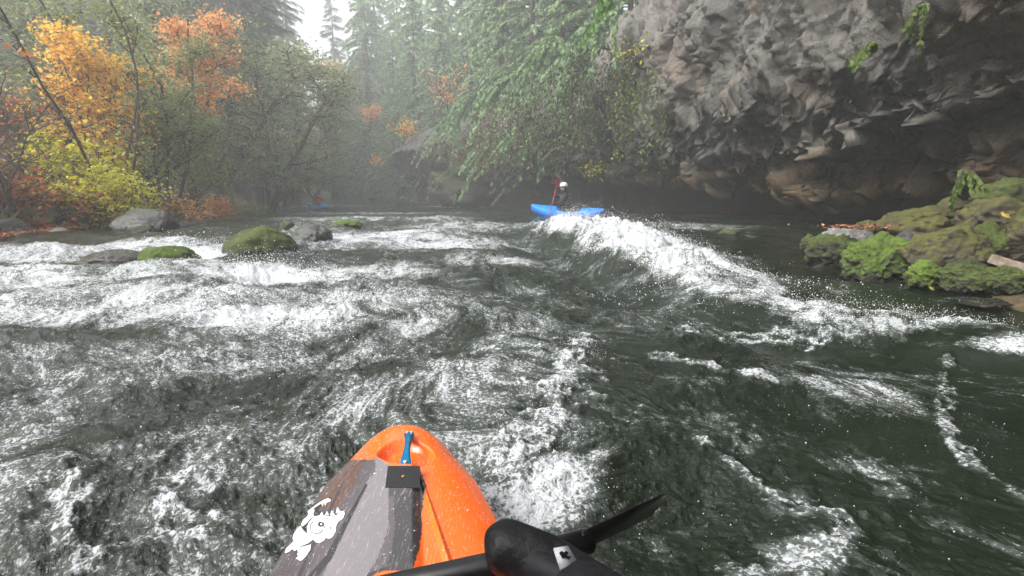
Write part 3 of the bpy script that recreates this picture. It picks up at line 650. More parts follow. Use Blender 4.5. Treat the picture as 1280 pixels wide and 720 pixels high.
def leaf_template(kind):
    if kind == 'maple':
        an = np.radians([-90, -60, -35, -10, 10, 28, 48, 70, 90, 110, 132, 152, 170, 190, 215, 240]); ra = [.12, .38, .30, .72, .40, .85, .55, .62, 1.1, .62, .55, .85, .40, .72, .30, .38]
        v = [[0, 0, .0]] + [[math.cos(a) * r * .55, math.sin(a) * r * .55, .12 * r * abs(math.cos(a))] for a, r in zip(an, ra)]
        t = [[0, i, i % 16 + 1] for i in range(1, 17)]
        return np.array(v), np.array(t)
    if kind == 'oval':
        v = [[0, 0, 0], [.22, .3, .06], [.2, .7, .05], [0, 1, 0], [-.2, .7, .05], [-.22, .3, .06]]
        return np.array(v), np.array([[0, 1, 5], [1, 2, 5], [2, 4, 5], [2, 3, 4]])
    if kind == 'kite':
        v = [[0, 0, 0], [.35, .45, .08], [0, 1, 0], [-.35, .45, .08]]; return np.array(v), np.array([[0, 1, 2], [0, 2, 3]])
    if kind == 'feather':  # flat drooping spray with leaflets on both sides
        v = []; t = []
        n = 8
        for i in range(n):
            y0 = .05 + i / n * .9; ln = .34 * math.sin(min(1, (i + 1.6) / n * 1.15) * math.pi * .92 + .1) + .06; z0 = -.25 * y0 ** 2
            for s_ in (-1, 1):
                k = len(v); v += [[0, y0 - .015, z0], [0, y0 + .035, z0], [s_ * ln, y0 + .18 + .6 * ln, z0 - .35 * ln], [s_ * ln * .6, y0 + .01 + .25 * ln, z0 - .15 * ln]]
                t += [[k, k + 3, k + 2], [k, k + 2, k + 1]]
        k = len(v); v += [[-.015, 0, 0], [.015, 0, 0], [0, 1.12, -.3]]; t += [[k, k + 1, k + 2]]
        return np.array(v), np.array(t)
    if kind == 'needle':   # ragged fir spray
        v = []; t = []
        for i in range(5):
            y0 = i * .19; ln = .26 * (1 - i * .13)
            for s_ in (-1, 1):
                k = len(v); v += [[0, y0, 0], [0, y0 + .12, 0], [s_ * ln, y0 + .26, -.04]]; t += [[k, k + 1, k + 2]]
        k = len(v); v += [[-.03, 0, 0], [.03, 0, 0], [0, 1.1, 0]]; t += [[k, k + 1, k + 2]]
        return np.array(v), np.array(t)
TPL = {k: leaf_template(k) for k in ('maple', 'oval', 'kite', 'feather', 'needle')}
def single_leaf(name, p, s, mat, label, cat='leaf', tilt=(0, -.6, .8)):
    acc = Acc(); d = np.array([[.5, .2, .1]]); X_, Y_, Z_ = frames(d, np.array([tilt], float), 0); acc.scatter(*TPL['maple'], np.zeros((1, 3)), X_, Y_, Z_, [s])
    o = acc.build(name, mat); o.location = p; so = o.modifiers.new('t', 'SOLIDIFY'); so.thickness = .002; tag(o, label, cat); return o
single_leaf('fallen_leaf', P(1256, 270, 4.95) + [0, 0, .0], .13, M['maple_gold'], 'orange maple leaf lying on the brown mossy rock', 'leaf')
single_leaf('fallen_leaf', P(1164, 361, 4.35), .07, M['leaf_lime'], 'yellow leaf at the waterline below the green stones', 'leaf')

# ------------------------------------------------------------------ trees
def droop_path(p0, az, L, up, drop, n=8):
    s = np.linspace(0, L, n); return np.stack([p0[0] + np.cos(az) * s, p0[1] + np.sin(az) * s, p0[2] + up * s - drop * s * s], 1)
def cedar(name, h, L, seed, z0=.06, boughs=80, mat='cedar', fs=.42, detail=1., azr=(0, 2 * math.pi)):
    global rng; keep = rng; rng = np.random.default_rng(seed)
    root = empty(name); tr = Acc(); cr = Acc()
    tp = np.array([[.05 * math.sin(q), .04 * math.cos(q * 1.3), h * q / 9] for q in range(10)]); tr.tube(tp, np.linspace(.03 * h * .6 + .06, .02, 10), 9)
    pos = []; dr = []; sc = []; rn = []
    for b_ in range(boughs):
        t = z0 + (1 - z0) * (b_ + rng.random()) / boughs; az = rng.uniform(*azr); LL = L * (1 - t) ** .65 * rng.uniform(.65, 1.15) + .3
        path = droop_path((0, 0, h * t), az, LL, rng.uniform(.05, .35), rng.uniform(.13, .24) * 3.2 / max(LL, 1.5), 9)
        tr.tube(path, np.linspace(.012 + .012 * LL, .005, 9), 4)
        n = int(2 * LL / (.15 * fs / .42)); s_ = np.sort(rng.uniform(.12, 1, n)); k = s_ * 8; i = np.minimum(k.astype(int), 7); f = (k - i)[:, None]
        p = path[i] * (1 - f) + path[i + 1] * f; tg = unit(path[i + 1] - path[i]); side = np.where(np.arange(n) % 2, 1, -1)[:, None] * unit(np.cross(tg, [0, 0, 1.]))
        d = unit(tg * .75 + side * rng.uniform(.3, 1, (n, 1)) + np.array([0, 0, -1.]) * rng.uniform(.25, 1.1, (n, 1)))
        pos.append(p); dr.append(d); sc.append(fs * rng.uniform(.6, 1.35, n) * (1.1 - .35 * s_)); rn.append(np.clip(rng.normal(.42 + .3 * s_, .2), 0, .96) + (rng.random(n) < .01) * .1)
    pos, dr, sc, rn = np.vstack(pos), np.vstack(dr), np.concatenate(sc), np.clip(np.concatenate(rn), 0, 1)
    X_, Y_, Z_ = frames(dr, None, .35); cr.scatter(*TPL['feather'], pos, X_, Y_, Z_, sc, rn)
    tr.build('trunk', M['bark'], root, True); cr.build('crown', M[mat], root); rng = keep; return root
def fir(name, h, L, seed, boughs=95, gap=.0, z0=.1, fs=.9):
    global rng; keep = rng; rng = np.random.default_rng(seed)
    root = empty(name); tr = Acc(); cr = Acc(); tr.tube(np.array([[.03 * math.sin(q * 2.), 0, h * q / 7] for q in range(8)]), np.linspace(.014 * h + .05, .02, 8), 7)
    pos = []; dr = []; sc = []
    for b_ in range(boughs):
        t = z0 + (1 - z0) * (b_ + rng.random()) / boughs
        if rng.random() < gap: continue
        az = rng.uniform(0, 6.283); LL = L * (1 - t) ** .8 * rng.uniform(.55, 1.2) + .25
        path = droop_path((0, 0, h * t), az, LL, rng.uniform(-.1, .15), rng.uniform(.05, .1) * 3 / max(LL, 1), 6); tr.tube(path, np.linspace(.03, .008, 6), 3, False)
        n = int(LL * 12 / fs) + 4; s_ = rng.uniform(.1, 1, n); k = s_ * 5; i = np.minimum(k.astype(int), 4); f = (k - i)[:, None]
        p = path[i] * (1 - f) + path[i + 1] * f; tg = unit(path[i + 1] - path[i]); side = np.where(rng.random((n, 1)) < .5, 1, -1) * unit(np.cross(tg, [0, 0, 1.]))
        d = unit(tg * .9 + side * rng.uniform(0, .9, (n, 1)) + np.array([0, 0, -1.]) * rng.uniform(0, .8, (n, 1))); pos.append(p); dr.append(d); sc.append(fs * rng.uniform(.5, 1.2, n) * (1.05 - .4 * s_))
    pos, dr, sc = np.vstack(pos), np.vstack(dr), np.concatenate(sc); X_, Y_, Z_ = frames(dr, None, .5); cr.scatter(*TPL['needle'], pos, X_, Y_, Z_, sc)
    tr.build('trunk', M['bark'], root, True); cr.build('crown', M['fir'], root); rng = keep; return root
def broad(name, h, spread, seed, mat, leaf='oval', ls=.12, nl=9000, stems=1, z0=.3, lean=(0, 0), bark='bark', tr_r=.018, clump=.28, levels=3, droop=.0, flat=0., part=('trunk', 'crown'), up=.6, nb=None):
    """leafy tree or shrub: stems, limbs, twigs, then leaves in clumps round the twigs"""
    global rng; keep = rng; rng = np.random.default_rng(seed)
    root = empty(name); tr = Acc(); cr = Acc(); tips = []
    def grow(p, d, L, r, lev):
        n = 6; pts = [np.array(p, float)]; d = np.array(d, float)
        for i in range(n): d = unit(d + rng.normal(size=3) * .16 + np.array([0, 0, .04 - droop * lev])); pts.append(pts[-1] + d * L / n)
        pts = np.array(pts); tr.tube(pts, np.linspace(r, r * .45, n + 1), 7 if lev == 0 else 4, False)
        if lev >= levels: tips.extend(pts[2:]); return
        if lev >= levels - 1: tips.extend(pts[3:])
        kids = (nb or (9, 6, 5, 4))[lev]
        for q in range(kids):
            t = rng.uniform(z0 if lev == 0 else .25, 1); i = min(int(t * n), n - 1); base = pts[i] + (pts[i + 1] - pts[i]) * (t * n - i)
            az = rng.uniform(0, 6.283); out_ = np.array([math.cos(az), math.sin(az), rng.uniform(.1, up) - flat]); dd = unit(d * .45 + out_)
            Lk = (spread if lev == 0 else L * .55) * rng.uniform(.6, 1.1) * (1.15 - .55 * t if lev == 0 else 1)
            grow(base, dd, Lk, r * .42 if lev == 0 else r * .5, lev + 1)
    for s_ in range(stems):
        a0 = rng.uniform(0, 6.283); d0 = np.array([lean[0] + (math.cos(a0) * .22 * .65 if stems > 1 else 0), lean[1] + (math.sin(a0) * .22 * .65 if stems > 1 else 0), 1.])
        grow((rng.normal() * .1 * (stems > 1), rng.normal() * .1 * (stems > 1), -.2), unit(d0), h * rng.uniform(.8, 1.05), h * tr_r, 0)
    tips = np.array(tips); tips = tips[tips[:, 2] > h * .06]
    if nl:
        w_ = rng.gamma(.55, 1, len(tips)); idx = rng.choice(len(tips), nl, p=w_ / w_.sum())
        p = tips[idx] + rng.normal(size=(nl, 3)) * clump * np.array([1, 1, .6]); d = rng.normal(size=(nl, 3)); d[:, 2] = d[:, 2] * .5 - .45
        X_, Y_, Z_ = frames(d, None, .6); tint = np.clip(w_[idx] * 0 + rng.random(len(tips))[idx] * .5 + rng.random(nl) * .5, 0, 1)
        cr.scatter(*TPL[leaf], p, X_, Y_, Z_, ls * rng.uniform(.6, 1.3, nl), tint); cr.build(part[1], M[mat], root)
    tr.build(part[0], M[bark], root, True); rng = keep; return root
def put(o, px, Y, label, cat, group=None, z=None, sc=1., rz=0, tilt=0, x=None):
    x = (px - 640) / F * (Y * CT + .15 * 0 + Y * .0) if x is None else x
    zz = float(land(np.array([x]), np.array([float(Y)]))[0]) if z is None else z
    o.location = (x, Y, zz); o.scale = (sc,) * 3 if np.isscalar(sc) else sc; o.rotation_euler = (0, tilt, rz); tag(o, label, cat, group); return o

# left bank, front row
put(broad('maple_tree', 4.4, 1.35, 101, 'maple_gold', 'maple', .125, 5200, stems=4, z0=.2, clump=.22, tr_r=.007), 122, 13.6, 'golden yellow maple with large leaves on the left bank', 'tree')
put(broad('maple_tree', 8.0, 1.6, 102, 'maple_orange', 'maple', .15, 4200, stems=2, z0=.45, clump=.25, tr_r=.007), 226, 19.5, 'tall pinkish orange maple rising behind the golden maple', 'tree')
put(broad('leafy_shrub', 1.6, .95, 103, 'leaf_lime', 'oval', .10, 2600, stems=4, z0=.15, clump=.18, tr_r=.012, part=('stem', 'foliage')), 152, 11.6, 'yellow green shrub with small bright leaves below the golden maple', 'shrub')
put(broad('leafy_shrub', 1.7, 1.0, 104, 'leaf_lime', 'oval', .12, 1400, stems=3, z0=.2, clump=.2, tr_r=.012, part=('stem', 'foliage')), 92, 12.4, 'loose yellow olive shrub left of the bright green shrub', 'shrub')
put(broad('willow_tree', 6.5, 1.7, 105, 'leaf_olive', 'oval', .12, 11000, stems=4, z0=.12, clump=.22, tr_r=.009), 200, 15.8, 'fine leaved grey green willow beside the golden maple', 'tree')
put(broad('willow_tree', 4.0, 1.5, 106, 'leaf_olive', 'oval', .12, 5000, stems=3, z0=.12, clump=.22, tr_r=.009), 238, 18.5, 'lower olive willow thicket behind the left bank boulders', 'tree')
put(broad('bare_shrub', 3.6, 1.3, 107, 'leaf_red', 'maple', .17, 150, stems=5, z0=.15, clump=.1, tr_r=.0055, bark='twig', part=('stem', 'foliage')), 14, 9.7, 'nearly bare shrub with a few hanging red leaves at the left edge', 'shrub')
put(broad('bare_shrub', 2.9, 1.1, 108, 'leaf_red', 'maple', .14, 110, stems=4, z0=.15, clump=.1, tr_r=.0055, bark='twig', part=('stem', 'foliage')), -30, 8.9, 'bare dark stemmed bush just outside the left edge with orange leaves', 'shrub', rz=2.4)
put(broad('bare_shrub', 3.2, 1.2, 109, 'leaf_red', 'oval', .1, 260, stems=5, z0=.12, clump=.12, tr_r=.008, bark='twig', part=('stem', 'foliage')), 62, 12.8, 'thin brown twiggy bush in front of the left side of the golden maple', 'shrub')
put(broad('sapling', 6.5, .5, 110, 'leaf_olive', 'oval', .1, 700, stems=3, z0=.3, clump=.2, tr_r=.006, bark='twig'), 158, 12.6, 'slender dark upright stems between golden maple and willow', 'tree')
for k, (px, Yd, hh_, mt, lb) in enumerate([(30, 10.6, .8, 'leaf_red', 'low rusty shrub under the bare bush at the left edge'), (222, 14.6, .75, 'maple_orange', 'low orange leaved shrub right of the pale boulder'), (105, 11.2, .7, 'leaf_red', 'small rusty brown shrub above the rounded grey rock'),
        (70, 11, .8, 'brush', 'brown green undergrowth bush behind the rounded grey rock'), (268, 19, .9, 'maple_orange', 'orange tinted bush further along the left shore'), (200, 13.2, .8, 'brush', 'tangled brown bush behind the upright dark rock'), (310, 27, 1.2, 'leaf_olive', 'round olive bush on the shore under the alders'), (-20, 9.8, .9, 'brush', 'brown bush outside the left edge')]):
    put(broad('low_shrub', hh_, .7, 120 + k, mt, 'maple' if 'maple' in mt or mt == 'leaf_red' else 'oval', .11, 900, stems=4, z0=.1, clump=.18, tr_r=.012, part=('stem', 'foliage'), levels=2), px, Yd, lb, 'shrub')
# alders leaning over the water, one after another into the haze
al = [broad('alder_tree', 9.5, 2.8, 140, 'leaf_alder', 'oval', .17, 8000, z0=.35, clump=.42, bark='bark_mossy', lean=(.12, 0), tr_r=.022, droop=.05),
      broad('alder_tree', 10.0, 2.7, 141, 'leaf_alder', 'oval', .18, 8500, stems=2, z0=.2, clump=.42, bark='bark', lean=(.25, 0), tr_r=.018, droop=.06)]
AL = [(286, 25.5, 1.0, 0, 0, 'dark trunked alder standing clear behind the willow'), (330, 33, 1.1, 1, .4, 'olive alder leaning over the left shore'), (262, 30, 1.15, 1, 2.5, 'alder behind the dark trunked alder'), (372, 45, 1.35, 0, 1.2, 'hazy alder just left of the far kayaker'),
      (345, 38, 1.0, 1, 3.3, 'low spreading alder above the left shore'), (395, 56, 1.5, 0, 2.2, 'pale alder at the bend'), (300, 42, 1.5, 0, 4.0, 'tall alder rising behind the shore alders'), (412, 70, 1.6, 1, 1.0, 'faint alder beyond the bend'), (215, 27, 1.1, 0, 5, 'green alder behind the orange maple'),
      (384, 50, 1.0, 1, 5.2, 'low alder whose branches touch the water'), (360, 62, 1.9, 0, .5, 'tall pale alder in the haze'), (160, 24, 1.0, 1, 3.9, 'alder behind the golden maple'), (40, 20, .9, 0, 1.9, 'grey green alder behind the bare shrubs'), (100, 27, 1.2, 1, .2, 'alder on the slope above the golden maple')]
for k, (px, Yd, sc, v, rz, lb) in enumerate(AL):
    o = al[v] if k in (0, 1) else copy_tree(al[v]); put(o, px, Yd, lb, 'tree', 'alders along the left bank', sc=sc, rz=rz * .3 - .3)
# far firs
fr = [fir('fir_tree', 24, 4.2, 150, 150), fir('fir_tree', 26, 3.8, 151, 130, .15), fir('fir_tree', 20, 3.8, 152, 130, .1, fs=.8)]
r5 = np.random.default_rng(5)
FR = [(428, 100, 1.42, 0, 'fir with a clear pointed tip in the gap of sky'), (374, 78, 1.35, 1, 'tall sparse fir with drooping limbs left of the sky gap'),
      (350, 86, 1.45, 0, 'dense tall fir beside the sparse one'), (330, 66, 1.3, 2, 'dark fir rising above the alders'), (452, 96, 1.3, 2, 'small fir at the right foot of the sky gap'), (318, 60, 1.5, 0, 'massive fir at the left of the sky gap'), (338, 72, 1.7, 2, 'broad fir at the left edge of the sky gap'), (356, 82, 1.7, 0, 'dense fir bordering the sky gap'), (290, 52, 1.3, 2, 'dense fir above the shore alders'), (366, 70, .8, 2, 'low fir under the left edge of the sky gap'), (300, 70, 1.4, 0, 'broad fir on the left slope'), (270, 58, 1.15, 1, 'sparse fir on the left slope'), (245, 62, 1.4, 2, 'dense fir on the left slope behind the orange maple')]
used = set()
for k, (px, Yd, sc, v, lb) in enumerate(FR):
    o = fr[v] if v not in used else copy_tree(fr[v]); used.add(v); put(o, px, Yd, lb, 'tree', 'firs behind the river bend', sc=sc, rz=r5.uniform(0, 6))
for k in range(34):
    px = r5.uniform(-60, 350); Yd = r5.uniform(32, 80); put(copy_tree(fr[k % 3]), px, Yd, 'dim fir in the dense hazy wood on the left slope', 'tree', 'firs of the left slope wood', sc=r5.uniform(.7, 1.15), rz=r5.uniform(0, 6))
for k in range(16):
    px = r5.uniform(330, 520); Yd = r5.uniform(100, 122); put(copy_tree(fr[k % 3]), px, Yd, 'pale fir closing the valley at the river bend', 'tree', 'firs closing the valley', sc=r5.uniform(.42, .6) * (.8 if 395 < px < 450 else 1.2), rz=r5.uniform(0, 6))
for k in range(12):
    px = r5.uniform(395, 520); Yd = r5.uniform(92, 100); put(copy_tree(al[k % 2]), px, Yd, 'misty broadleaf tree at the end of the visible river', 'tree', 'trees at the river bend', sc=r5.uniform(.8, 1.1), rz=r5.uniform(0, 6))
# cedars over the cliff
cd = [cedar('cedar_tree', 15, 4.8, 160, boughs=150, fs=.29), cedar('cedar_tree', 13, 4.4, 161, boughs=140, fs=.28), cedar('cedar_tree', 17, 4.2, 162, boughs=160, fs=.31)]
CD = [(470, 72, 1.6, 2, -.5, 'tall faint cedar at the right side of the sky gap'), (500, 64, 1.15, 0, -.5, 'hazy cedar left of the buttress'), (525, 57, 1.15, 2, 0, 'dense cedar above the rock corner'), (556, 51, 1.05, 0, 0, 'cedar directly over the brown rock corner'), (590, 46, 1.1, 1, 0, 'drooping cedar right of the rock corner'),
      (628, 39, 1.1, 2, 0, 'cedar with heavy hanging boughs over the dark cave'), (664, 33.5, 1.0, 0, 0, 'green cedar whose boughs hang nearest the far cave'), (610, 52, 1.5, 2, 2, 'tall cedar behind the hanging ones'), (700, 31, .95, 1, 1, 'dark cedar above the white helmeted kayaker'),
      (560, 62, 1.5, 1, 1, 'high cedar on the slope behind the corner'), (650, 45, 1.5, 0, 3, 'high cedar on the slope behind the boughs'), (735, 29, 1.0, 2, 2, 'shaded cedar left of the bare rock'), (720, 38, 1.5, 1, 5, 'tall dark cedar behind the shaded one'), (775, 26, .8, 0, 4, 'small dark cedar at the edge of the bare rock'), (515, 84, 1.4, 2, 4, 'pale cedar beyond the corner'), (490, 92, 1.2, 1, 2, 'palest cedar at the bend'),
      (466, 84, 1.9, 0, 1.1, 'broad cedar closing the right side of the sky gap'), (482, 80, 1.9, 2, 3.2, 'second broad cedar right of the sky gap'), (508, 76, 1.8, 0, 5.0, 'big cedar high on the slope beyond the rock corner'), (535, 70, 1.8, 2, .6, 'big cedar on the slope right of the faint ones'),
      (560, 66, 1.7, 0, 2.9, 'tall cedar topping the slope over the rock corner'), (590, 60, 1.7, 2, 4.4, 'tall cedar behind the drooping one'), (625, 56, 1.6, 0, 1.9, 'tall cedar far up behind the hanging boughs'), (545, 54, .8, 1, 1.2, 'short cedar bushing down over the rock corner'), (505, 60, .8, 0, 3.9, 'short misty cedar at the waterline beyond the corner'), (522, 66, .9, 1, 5.5, 'short cedar on the far shore behind the corner'),
      (690, 42, 1.5, 2, 3.6, 'tall shaded cedar up the slope behind the brown vines'), (480, 72, .8, 1, .9, 'low cedar standing on the far right shore')]
used = set()
for k, (px, Yd, sc, v, rz, lb) in enumerate(CD):
    o = cd[v] if v not in used else copy_tree(cd[v]); used.add(v)
    x = (px - 640) / F * Yd; zl = float(land(np.array([x]), np.array([float(Yd)]))[0])
    z = np.interp(Yd, [26, 33, 45, 50, 60], [3.0, 2.0, 1.0, 0.5, -.6]); z = max(z, zl) if zl < 4 else z + .4
    put(o, px, Yd, lb, 'tree', 'cedars hanging over the cliff', z=z, sc=sc, rz=rz, x=x)

# hanging greenery and cliff plants
def hanging(name, p, n, L, az0, spread, mat, fs, label, cat, seed, up=.3, drop=.35, group=None, part='foliage'):
    global rng; keep = rng; rng = np.random.default_rng(seed); root = empty(name, p); tr = Acc(); cr = Acc()
    for q in range(n):
        LL = L * rng.uniform(.5, 1.1); path = droop_path((0, 0, 0), az0 + rng.uniform(-spread, spread), LL, rng.uniform(-.2, up), drop / LL * rng.uniform(.6, 1.5), 8); tr.tube(path, np.linspace(.012, .003, 8), 4)
        m_ = int(LL / fs * 12); s_ = rng.uniform(.05, 1, m_); k = s_ * 7; i = np.minimum(k.astype(int), 6); f = (k - i)[:, None]; pp = path[i] * (1 - f) + path[i + 1] * f
        tg = unit(path[i + 1] - path[i]); side = np.where(np.arange(m_) % 2, 1, -1)[:, None] * unit(np.cross(tg, [0, 0, 1.])); d = unit(tg * .6 + side * rng.uniform(.3, 1, (m_, 1)) + np.array([0, 0, -1.]) * rng.uniform(.2, 1, (m_, 1)))
        X_, Y_, Z_ = frames(d, None, .3); cr.scatter(*TPL['feather'], pp, X_, Y_, Z_, fs * rng.uniform(.6, 1.2, m_))
    cr.build(part, M[mat], root); tr.build('stem', M['twig'], root, True); rng = keep; return tag(root, label, cat, group)
hanging('cedar_bough', P(812, 0, 13.5) + [0.2, 0, 1.0], 6, 1.9, R(200), .7, 'cedar_bright', .20, 'bright green cedar bough hanging at the top of the bare rock', 'branch', 201, .1, .9)
hanging('cliff_fern', P(1097, 60, 7.2), 9, .30, R(200), 1.4, 'fern', .075, 'small green fern growing from the cliff face', 'fern', 202, .9, .9)
hanging('cliff_fern', P(1204, 212, 6.3), 9, .32, R(240), 1.2, 'fern', .06, 'leafy fern hanging above the mossy pile by the dark hole', 'fern', 203, .5, 1.4)
hanging('cliff_fern', P(1155, 4, 6.5), 5, .3, R(220), 1, 'fern', .07, 'tuft of dull green fern at the top edge above the right rocks', 'fern', 206, .2, 1.4)
for k_, (px_, py_, Y_, n_, L_, lb_) in enumerate([(600, 120, 33, 16, 3.2, 'green cedar bough hanging over the rusty growth by the rock corner'), (645, 95, 27, 16, 2.8, 'large bright cedar bough drooping in the middle of the cliff vegetation'), (690, 55, 24, 14, 2.6, 'cedar bough high up left of the brown vines'),
        (665, 150, 26, 12, 2.2, 'low cedar bough reaching down towards the cave behind the blue kayak'), (725, 100, 22, 12, 1.9, 'shaded cedar bough in front of the brown vines'), (570, 150, 38, 16, 3.4, 'hazy cedar bough hanging close to the rock corner'), (750, 30, 20, 12, 2.0, 'dark cedar bough beside the top of the bare rock'), (615, 180, 30, 12, 2.2, 'lowest cedar bough touching the dark undercut')]):
    hanging('cedar_bough', P(px_, py_, Y_) + [.4, .3, .3], n_, L_, R(215), 1.0, 'cedar', .22, lb_, 'branch', 230 + k_, .25, .9, 'cedar boughs drooping over the undercut')
def vines(name, p, w, hgt, n, seed, label, mat='vine', ls=.14):
    global rng; keep = rng; rng = np.random.default_rng(seed); root = empty(name, p); tr = Acc(); cr = Acc()
    for q in range(n):
        x0 = rng.uniform(-w / 2, w / 2); L = hgt * rng.uniform(.35, 1.05); k = 12; pts = np.zeros((k, 3)); pts[0] = (x0, rng.uniform(-.5, .4), rng.uniform(-.2, .4) * hgt)
        for i in range(1, k): pts[i] = pts[i - 1] + np.array([rng.normal() * .07, rng.normal() * .06 - .02, -L / k])
        tr.tube(pts, np.linspace(.014, .004, k), 3, False); m_ = int(L * 26); i = rng.integers(0, k, m_); pp = pts[i] + rng.normal(size=(m_, 3)) * .13; d = rng.normal(size=(m_, 3)) * .6 + [0, -.1, -1]
        X_, Y_, Z_ = frames(d, None, .6); cr.scatter(*TPL['oval'], pp, X_, Y_, Z_, ls * rng.uniform(.5, 1.3, m_))
    cr.build('foliage', M[mat], root); tr.build('stem', M['twig'], root, True); rng = keep; return tag(root, label, 'vine', 'vines hanging down the shaded cliff')
vines('hanging_vine', P(745, 90, 20.5), 3.6, 3.0, 46, 211, 'tangle of vines on the shaded cliff left of the bare rock')
vines('hanging_vine', P(690, 130, 24), 4.0, 2.8, 46, 212, 'dark vines behind the white helmeted kayaker')
vines('hanging_vine', P(640, 150, 29), 4.5, 2.8, 40, 213, 'olive vines below the heavy cedar boughs', 'brush')
vines('hanging_vine', P(795, 120, 16.5), 1.6, 2.4, 20, 214, 'mossy vines on the left rim of the bare rock', 'fern', .1)
vines('hanging_vine', P(600, 180, 37), 6, 2.4, 40, 215, 'rusty brown growth above the rock corner', 'brush', .2)
def branch_clump(name, px, py, Yd, h, sp, mat, n, ls, label, seed, leaf='oval'):
    o = broad(name, h, sp, seed, mat, leaf, ls, n, stems=3, z0=.15, clump=.22, tr_r=.012, levels=2, part=('stem', 'foliage'), bark='twig'); o.location = P(px, py, Yd); tag(o, label, 'shrub'); return o
branch_clump('cliff_shrub', 742, 222, 18.5, .65, .45, 'leaf_lime', 110, .085, 'yellow green sprig at the foot of the vines near the waterline', 221)
branch_clump('cliff_shrub', 780, 78, 15.5, .6, .5, 'leaf_lime', 60, .12, 'few round yellow leaves on the left rim of the rock', 222)
branch_clump('maple_shrub', 505, 178, 47, 1.6, 1.6, 'maple_gold', 260, .3, 'yellow leafed spray between the cedars', 223)
branch_clump('maple_shrub', 463, 158, 60, 1.6, 2.2, 'maple_orange', 420, .34, 'pink orange maple spray left of the cedars', 224)
branch_clump('maple_shrub', 482, 215, 62, 1.6, 2.0, 'maple_gold', 300, .34, 'yellow spray low over the far water', 225)
branch_clump('maple_shrub', 560, 150, 40, 3.0, 2.2, 'maple_orange', 420, .2, 'thin reddish maple in the gap under the cedars', 226)
branch_clump('maple_shrub', 415, 110, 70, 3.0, 2.4, 'maple_gold', 500, .36, 'yellow maple below the sky gap', 227)

# leaf litter and low growth on the banks
def litter():
    n = 26000; y = rng.uniform(6, 40, n) ** 1.0; x = xL(y) - rng.exponential(2.2, n); z = land(x, y) + .015 + rng.exponential(.05, n) * (x < xL(y) - .5)
    ok = z > W(y) + .02; p = np.stack([x, y, z], 1)[ok]; n = len(p); d = rng.normal(size=(n, 3)); d[:, 2] *= .25; X_, Y_, Z_ = frames(d, None, .45)
    acc = Acc(); acc.scatter(*TPL['maple'], p, X_, Y_, Z_, .13 * rng.uniform(.5, 1.3, n)); tag(acc.build('leaf_litter', M['litter']), 'rust coloured fallen leaves covering the left bank', 'leaves', kind='stuff')
    n = 9000; y = rng.uniform(6, 60, n); x = xL(y) - .5 - rng.exponential(5, n); z = land(x, y); p = np.stack([x, y, z], 1); d = rng.normal(size=(n, 3)) * .8; d[:, 2] = 1; X_, Y_, Z_ = frames(d, None, .6)
    acc = Acc(); acc.scatter(*TPL['feather'], p, X_, Y_, Z_, rng.uniform(.25, .7, n)); tag(acc.build('undergrowth', M['brush']), 'brown and green undergrowth on the left bank', 'undergrowth', kind='stuff')
    n = 240; acc = Acc(); c = P(1072, 288, 6.4); p = c + rng.normal(size=(n, 3)) * [.22, .12, .012] + [0, 0, .05]; d = rng.normal(size=(n, 3)); d[:, 2] *= .2; X_, Y_, Z_ = frames(d, None, .3)
    acc.scatter(*TPL['oval'], p, X_, Y_, Z_, .045 * rng.uniform(.5, 1.3, n)); tag(acc.build('leaf_debris', M['litter']), 'pinkish dry leaves caught on the grey slab', 'leaves', kind='stuff')
litter()

# ------------------------------------------------------------------ own kayak
def inpoly(px, py, poly):
    c = np.zeros(px.shape, bool); n = len(poly)
    for i in range(n):
        (x1, y1), (x2, y2) = poly[i], poly[(i + 1) % n]
        m = ((y1 > py) != (y2 > py)) & (px < (x2 - x1) * (py - y1) / (y2 - y1 + 1e-12) + x1); c ^= m
    return c
m, nt, b, out = new_mat('kayak_plastic')
ca = N(nt, 'ShaderNodeVertexColor', layer_name='paint').outputs['Color']; tco = N(nt, 'ShaderNodeTexCoord').outputs['Object']
sc_ = noise(nt, tco, 60, 8, .75, 2); scr = noise(nt, N(nt, 'ShaderNodeMapping', {'Vector': tco, 'Scale': (90, 9, 30), 'Rotation': (0, 0, .5)}).outputs[0], 3, 6, .7)
cc = mixc(nt, ramp(nt, scr, [(.57, 0.), (.70, .34)]), ca, (.75, .72, .70))
nt.links.new(cc, b.inputs['Base Color']); nt.links.new(ramp(nt, sc_, [(.35, .07), (.65, .30)]), b.inputs['Roughness'])
bp = N(nt, 'ShaderNodeBump', {'Strength': .10, 'Distance': .003, 'Height': sc_}); nt.links.new(bp.outputs[0], b.inputs['Normal']); M['kayak'] = m
ORANGE = np.array([.86, .125, .008]); GREY = np.array([.085, .074, .080]); DARK = np.array([.04, .036, .038]); SHEEN_GREY = np.array([.17, .155, .165]); BROWN = np.array([.10, .06, .052]); WHITE = np.array([.78, .78, .82])
KT = 1.425
def kcx(s): return -.322 + s * .17
def khw(s): return np.interp(s, [0, .004, .012, .03, .06, .10, .166, .242, .372, .479, .568, .62, .9, 1.3, 1.7, 2.4, 2.9], [.014, .040, .062, .088, .112, .132, .162, .189, .214, .231, .244, .252, .29, .32, .31, .2, .02])
def ktop(s): return .302 + .015 * np.sin(np.clip(s / 1.2, 0, 1) * np.pi) - .016 * np.exp(-(s / .025) ** 1.0)
